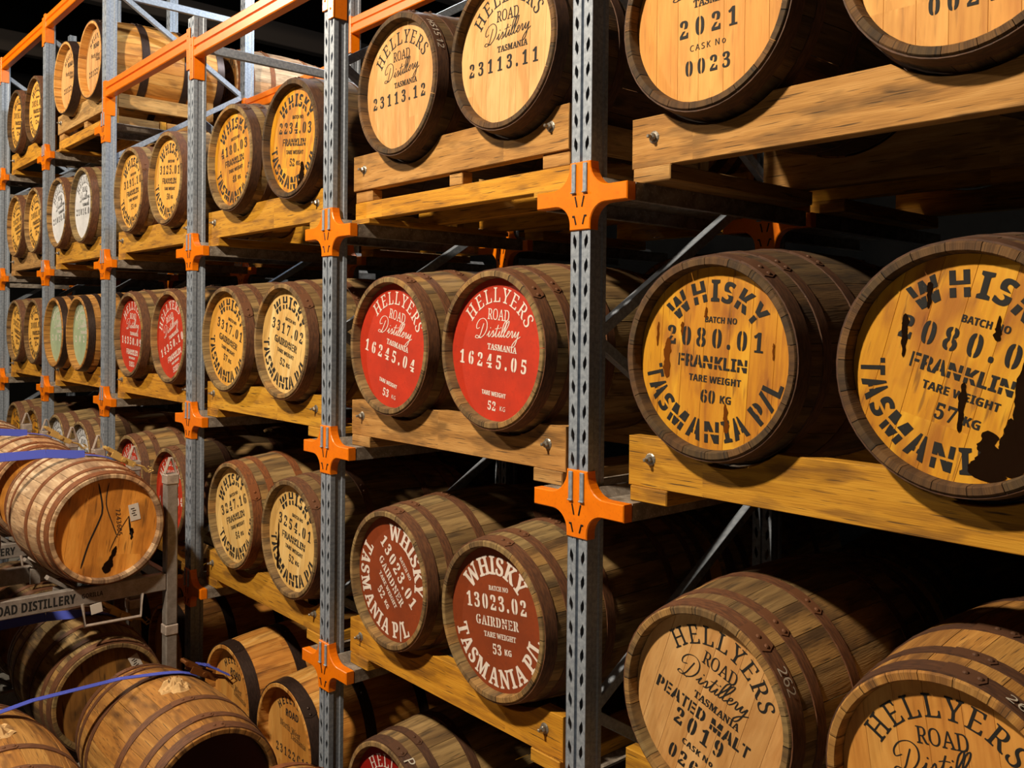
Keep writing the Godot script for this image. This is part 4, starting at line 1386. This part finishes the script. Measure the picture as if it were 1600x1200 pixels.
# ---------------------------------------------------------------- stillages in the aisle
func build_stillages() -> void:
	# frames: [front plane x, base height from eye, label]
	stillage(-2.80, -1.60, true, "upper steel stillage with black lettering on its beam, nearest the camera")
	stillage(-4.02, -1.60, true, "second upper stillage behind the lettered one")
	stillage(-5.24, -1.60, true, "third upper stillage, its post tips showing before the white-headed barrels")
	stillage(-2.80, -2.50, false, "lower stillage standing on the floor under the lettered one")
	stillage(-4.02, -2.50, false, "lower stillage under the second upper one")
	stillage(-5.24, -2.50, false, "lower stillage under the third upper one")
	flat_stillage(-1.50, "low steel barrel frame on the floor under the barrels with rags on their bungs")
	flat_stillage(-0.22, "low steel barrel frame on the floor at the picture's lower edge")
	var H := PI / 2
	var hb := "head_worn"
	# upper layer
	var m1 := barrel({x = -2.74, y = -1.03, z = 0.535, turn = H, head = hb, wood = "pale", hoop = "hoop_orange", near = true, roll = -8, label = "bleached barrel with a cracked head and paper label, strapped on the lettered stillage", marks = cracks})
	sticker(m1, Vector2(0.125, 0.08), 0.30)
	barrel({x = -2.74, y = -1.03, z = 1.29, turn = H, head = hb, wood = "pale", hoop = "hoop_brown", near = true, label = "barrel half out of the picture beside the bleached one, on the lettered stillage"})
	var m2 := barrel({x = -3.96, y = -1.03, z = 0.535, turn = H, head = hb, wood = "pale", hoop = "hoop_orange", near = true, label = "bleached barrel behind the cracked-headed one, under the farther blue strap"})
	barrel({x = -3.96, y = -1.03, z = 1.29, turn = H, head = hb, wood = "gold", hoop = "hoop_brown", label = "barrel at the picture's edge on the second upper stillage"})
	barrel({x = -5.18, y = -1.03, z = 0.535, turn = H, head = hb, wood = "pale", hoop = "hoop_orange", label = "small distant barrel on the third upper stillage"})
	sticker(m2, Vector2(0.15, 0.14), 0.5)
	# lower layer
	var m3 := barrel({x = -2.82, y = -1.915, z = 0.50, turn = H, head = "head_old", wood = "aged", hoop = "hoop_rust", near = true, roll = 5, label = "dark barrel in the shade below the lettered beam, its old head facing out"})
	sticker(m3, Vector2(0.15, 0.13), 0.35)
	barrel({x = -2.82, y = -1.915, z = 1.265, turn = H, head = "head_old", wood = "aged", hoop = "hoop_rust", label = "barrel below the lettered beam, beside the dark shaded one"})
	barrel({x = -4.04, y = -1.915, z = 0.50, turn = H, head = "head_old", wood = "aged", hoop = "hoop_rust", label = "shaded barrel on the lower stillage behind, end of the stack's second row"})
	var m4 := barrel({x = -1.52, y = -1.905, z = 0.50, turn = H, head = "paint_wine", wood = "gold", hoop = "hoop_rust", near = true, plate = 25, label = "golden barrel with a dark wine head and rag-stuffed bung, under a blue strap"})
	rag(m4, Vector3(0, BULGE * 2.0 - 0.004, -0.43), 5, "crumpled rag in the bung of the golden barrel with the dark wine head")
	var m5 := barrel({x = -1.52, y = -1.905, z = 1.20, turn = H, head = "paint_wine", wood = "gold", hoop = "hoop_rust", near = true, plate = 20, label = "golden barrel in the lower corner with a torn rag on its bung"})
	rag(m5, Vector3(0, BULGE * 2.0 - 0.004, -0.43), 9, "torn rag on the bung of the barrel in the lower corner")
	barrel({x = -0.25, y = -1.93, z = 0.43, turn = H, head = "paint_wine", wood = "gold", hoop = "hoop_orange", near = true, label = "golden barrel whose top hoop just shows at the picture's lower edge"})
	# straps, each over a pair and down to a ratchet
	strap(-3.14, -1.03, [1.29, 0.535], "blue ratchet strap over the cracked-headed bleached barrel", M.strap, M.brass)
	strap(-4.34, -1.03, [1.29, 0.535], "blue ratchet strap over the second bleached barrel", M.strap, M.brass)
	strap(-3.26, -1.915, [1.265, 0.50], "blue ratchet strap over the dark barrel below the lettered beam", M.strap, M.brass)
	strap(-2.12, -1.905, [1.20, 0.50], "thin blue strap running across to a bronze ratchet on the golden barrel", M.strap, M.bronze, true)

func stillage(x: float, base: float, upper: bool, label: String) -> void:
	var y0 := EY + base
	var t := thing("stillage", label, "stillage", Vector3(x, y0, 0), 0.0, "stacked barrel stillages")
	var zs := [0.195, 1.66]
	var by := 0.236 if upper else 0.25
	var foot := 0.0 if upper else -(EY + base)
	var ph := 0.80 if upper else 0.90
	for z in zs:
		for dx in [-0.03, -0.60]:
			var p := obj("post", boxm(Vector3(0.062, ph - foot, 0.062), 0.006, 1), M.stillage, t, Vector3(dx, (ph + foot) / 2.0 + 0.002, z))
			var st := begin()
			add_box(st, Vector3(0.07, 0.055, 0.07), 0.005, Transform3D(Basis.IDENTITY, Vector3(0, (ph - foot) / 2.0 - 0.0276, 0)))
			var sl := obj("sleeve", st.commit(), M.stillage_plate, p)
			if upper:
				st = begin()
				var top := (ph - foot) / 2.0
				for s in [-1.0, 1.0]:
					add_bar(st, Vector3(s * 0.0, top, s * 0.032), Vector3(0.0, top + 0.085, s * 0.004), 0.03, 0.007, 0.002)
				obj("lifting_loop", st.commit(), M.stillage_plate, p)
	for dx in [0.0, -0.60]:
		obj("beam", boxm(Vector3(0.045, 0.088, zs[1] - zs[0] - 0.062), 0.004, 2), M.stillage, t, Vector3(dx - 0.02, by, (zs[0] + zs[1]) / 2.0))
	for z in zs:
		obj("side_beam", boxm(Vector3(0.5, 0.06, 0.04), 0.004, 0), M.stillage, t, Vector3(-0.315, by, z))
	for bz in ([0.535, 1.29] if upper else [0.50, 1.265]):
		for s in [-1.0, 1.0]:
			# sloped saddles that carry the barrel's belly
			for dx in [-0.1, -0.54]:
				var st := begin()
				add_bar(st, Vector3(dx, by + 0.02, bz + s * 0.13), Vector3(dx, by + 0.10, bz + s * 0.245), 0.05, 0.02, 0.003)
				add_bar(st, Vector3(dx, by - 0.04, bz + s * 0.19), Vector3(dx, by + 0.045, bz + s * 0.19), 0.05, 0.02, 0.003)
				obj("saddle", st.commit(), M.stillage, t)
	if upper:
		var st := begin()
		# lettering on the aisle beam: reads towards -z
		var run := begin()
		line(run, "HELLYERS ROAD DISTILLERY", Vector2(0, 0), 0.044, 0.60, "sans_bold", false, 0.0)
		line(run, "GORILLA", Vector2(0.378, 0.004), 0.022, 0.10, "sans_bold", false, 0.0)
		var beam: Node3D = t.get_node("beam")
		obj("lettering", run.commit(), M.ink_black, beam, Vector3(0.0229, -0.002, 0.045), Vector3(0, PI / 2, 0))
		add_tube(st, [Vector3(0.0, 0.20, 0.64), Vector3(0.012, 0.09, 0.63), Vector3(0.012, 0.085, 0.36), Vector3(0.0, 0.20, 0.35)], 0.009, 8)
		obj("hand_loop", st.commit(), M.stillage_plate, t)
		st = begin()
		add_box(st, Vector3(0.004, 0.05, 0.055), 0.001, Transform3D(Basis(Vector3(1, 0, 0), 0.15), Vector3(0.004, 0.166, 0.575)))
		obj("tag", st.commit(), M.paper, t)

func flat_stillage(x: float, label: String) -> void:
	var t := thing("floor_stillage", label, "stillage", Vector3(x, 0, 0), 0.0, "low barrel frames")
	for dx in [-0.22, -0.72]:
		obj("beam", boxm(Vector3(0.06, 0.27, 1.5), 0.005, 2), M.stillage, t, Vector3(dx, 0.135, 0.85))
	for z in [0.5, 1.20]:
		for s in [-1.0, 1.0]:
			for dx in [-0.22, -0.72]:
				var st := begin()
				add_bar(st, Vector3(dx, 0.275, z + s * 0.06), Vector3(dx, 0.43, z + s * 0.25), 0.05, 0.02, 0.003)
				obj("saddle", st.commit(), M.stillage, t)

func cracks(head: Node3D, z: float) -> void:
	var st := begin()
	var runs := [[-0.07, 0.22, -0.035, 0.1, -0.04, 0.04, -0.075, -0.08, -0.095, -0.2], [-0.02, 0.225, -0.02, 0.12, 0.03, 0.01, 0.06, -0.05], [0.1, 0.06, 0.12, -0.02, 0.135, -0.05], [0.03, -0.12, 0.05, -0.05, 0.10, 0.06]]
	var wide := [0.008, 0.005, 0.009, 0.004]
	for k in runs.size():
		var p: Array = runs[k]
		var pts := []
		for j in range(0, p.size(), 2):
			pts.append(Vector2(p[j], p[j + 1]))
		st = begin()
		stroke(st, pts, Transform2D.IDENTITY, z + 0.0006, wide[k] * 0.5, wide[k])
		obj("crack", st.commit(), M.crack, head)
	st = begin()
	add_drip(st, Vector2(0.06, -0.09), Vector2(0.025, -0.228), 0.012, 0.045, z + 0.0008)
	obj("stain", st.commit(), M.stain, head)
	st = begin()
	add_drip(st, Vector2(0.125, 0.0), Vector2(0.13, -0.06), 0.02, 0.01, z + 0.0008)
	obj("stain", st.commit(), M.stain, head)
	st = begin()
	line(st, "7243605", Vector2(0.055, 0.03), 0.022, 0.14, "sans", false, z + 0.001, -1.35)
	obj("lettering", st.commit(), M.ink_soft, head)

func sticker(b: Node3D, at: Vector2, turn: float) -> void:
	var head: Node3D = b.get_node("head")
	var st := begin()
	add_box(st, Vector3(0.05, 0.085, 0.0012), 0.0, Transform3D(Basis(Vector3(0, 0, 1), turn), Vector3(at.x, at.y, -0.0325)))
	obj("paper_label", st.commit(), M.paper, head)
	st = begin()
	for k in 4:
		var c := Vector2(at.x, at.y) + Vector2(-0.006 + 0.006 * (k % 2), 0.02 - 0.012 * k).rotated(turn)
		add_box(st, Vector3(0.018, 0.005, 0.0006), 0.0, Transform3D(Basis(Vector3(0, 0, 1), turn), Vector3(c.x, c.y, -0.0316)))
	obj("print", st.commit(), M.ink_soft, head).set_meta("kind", "stuff")

func rag(b: Node3D, at: Vector3, seed_: int, label: String) -> void:
	# a crumpled cloth stuffed in the bung: a lumpy dome of folded facets with a spread skirt
	var n := FastNoiseLite.new()
	n.seed = seed_
	n.frequency = 14.0
	n.fractal_octaves = 3
	var st := begin()
	st.set_smooth_group(-1)
	var rings := 7
	var seg := 26
	var g := []
	for i in rings + 1:
		var row := []
		for k in seg:
			var f := float(i) / rings
			var a := TAU * k / seg
			var d := Vector3(cos(a), 0, sin(a))
			var w := n.get_noise_3d(d.x * 0.09 * f + 1.0, f * 0.1, d.z * 0.09 * f)
			var r := f * 0.068 * (1.0 + 0.45 * n.get_noise_2d(cos(a) * 0.2, sin(a) * 0.2))
			var y := 0.046 * pow(1.0 - f, 0.8) * (1.0 + 1.3 * w) + 0.006 * n.get_noise_2d(a * 0.4, f) + 0.002
			row.append(Vector3(d.x * r, maxf(y, 0.001) - 0.006 * f * f, d.z * r))
		g.append(row)
	for i in rings:
		for k in seg:
			quad(st, g[i][k], g[i][(k + 1) % seg], g[i + 1][(k + 1) % seg], g[i + 1][k])
	var o := MeshInstance3D.new()
	o.name = numbered("bung_rag")
	o.mesh = st.commit()
	o.material_override = M.rag
	add_child(o)
	o.position = b.transform * at
	o.set_meta("label", label)
	o.set_meta("category", "rag")

func strap(x: float, y: float, zs: Array, label: String, web: Material, metal: Material, thin := false) -> void:
	# webbing laid over a pair of barrels: straight from crown to crown, round the last shoulder to the ratchet
	var t := thing("ratchet_strap", label, "strap", Vector3(x, EY + y, 0), 0.0, "blue ratchet straps")
	var r := BULGE + 0.006
	var pts := []
	for a in [150, 130, 110, 92]:
		pts.append(Vector3(0, r * sin(deg_to_rad(a)), zs[0] - r * cos(deg_to_rad(a))))
	pts.reverse()
	var path := []
	for a in range(18, 91, 8):
		path.append(Vector3(0, r * sin(deg_to_rad(a)), zs[0] + r * cos(deg_to_rad(a))))
	var crown := Vector3(0, r + 0.004, zs[1])
	var start: Vector3 = path[path.size() - 1]
	for k in range(1, 5):
		path.append(start.lerp(crown, k / 4.0))
	for a in [82, 74, 66, 60]:
		path.append(Vector3(0, r * sin(deg_to_rad(a)), zs[1] - r * cos(deg_to_rad(a))))
	var st := begin()
	var wd := 0.048 if not thin else 0.034
	for i in path.size() - 1:
		# the free run between the crowns hangs twisted on edge
		var free := i >= 9 and i <= 12 and not thin
		var lift := Vector3(0, 0.022, 0)
		add_bar(st, path[i] + (lift if i > 9 and i < 13 else Vector3.ZERO), path[i + 1] + (lift if i + 1 > 9 and i + 1 < 13 else Vector3.ZERO), wd, 0.004, 0.001, Vector3(0.85, 0.5, 0) if free else Vector3.UP)
	obj("webbing", st.commit(), web, t)
	# ratchet: two side plates, spool, lever
	var a0 := deg_to_rad(60)
	var p := Vector3(0, (r + 0.02) * sin(a0), zs[1] - (r + 0.02) * cos(a0))
	var along := Vector3(0, -cos(a0), -sin(a0)).normalized()
	var out := Vector3(0, sin(a0), -cos(a0))
	st = begin()
	for s in [-1.0, 1.0]:
		add_bar(st, p + Vector3(s * 0.032, 0, 0) - along * 0.05, p + Vector3(s * 0.032, 0, 0) + along * 0.09, 0.004, 0.03, 0.001, out)
	add_tube(st, [p + Vector3(-0.045, 0.0, 0) + along * 0.02, p + Vector3(0.045, 0.0, 0) + along * 0.02], 0.011, 10)
	add_tube(st, [p + Vector3(-0.04, 0.0, 0) + along * 0.085, p + Vector3(0.04, 0.0, 0) + along * 0.085], 0.006, 8)
	obj("ratchet", st.commit(), metal, t)
	st = begin()
	for s in [-1.0, 1.0]:
		var e := p + along * 0.085 + Vector3(s * 0.02, 0, 0)
		add_tube(st, [e, e + along * 0.06 + out * 0.012, e + along * 0.10 - out * 0.004, e + along * 0.115 + out * 0.016, e + along * 0.095 + out * 0.026], 0.005, 6)
	obj("wire_hook", st.commit(), metal, t).set_meta("kind", "stuff")
	st = begin()
	for s in [-1.0, 1.0]:
		add_bar(st, p + Vector3(s * 0.026, 0, 0) + out * 0.012, p + Vector3(s * 0.026, 0, 0) - along * 0.085 + out * 0.018, 0.004, 0.022, 0.001, out)
	add_tube(st, [p + Vector3(-0.03, 0, 0) - along * 0.085 + out * 0.018, p + Vector3(0.03, 0, 0) - along * 0.085 + out * 0.018], 0.008, 8)
	obj("lever", st.commit(), metal, t)
	if thin:
		st = begin()
		for k in 3:
			add_bar(st, p + out * (0.02 + 0.01 * k) + Vector3(-0.05 + 0.04 * k, 0, 0), p + along * (0.06 + 0.03 * k) + out * 0.035 + Vector3(-0.03 + 0.05 * k, 0, 0), 0.05, 0.004, 0.001, out)
		obj("strap_tail", st.commit(), web, t)
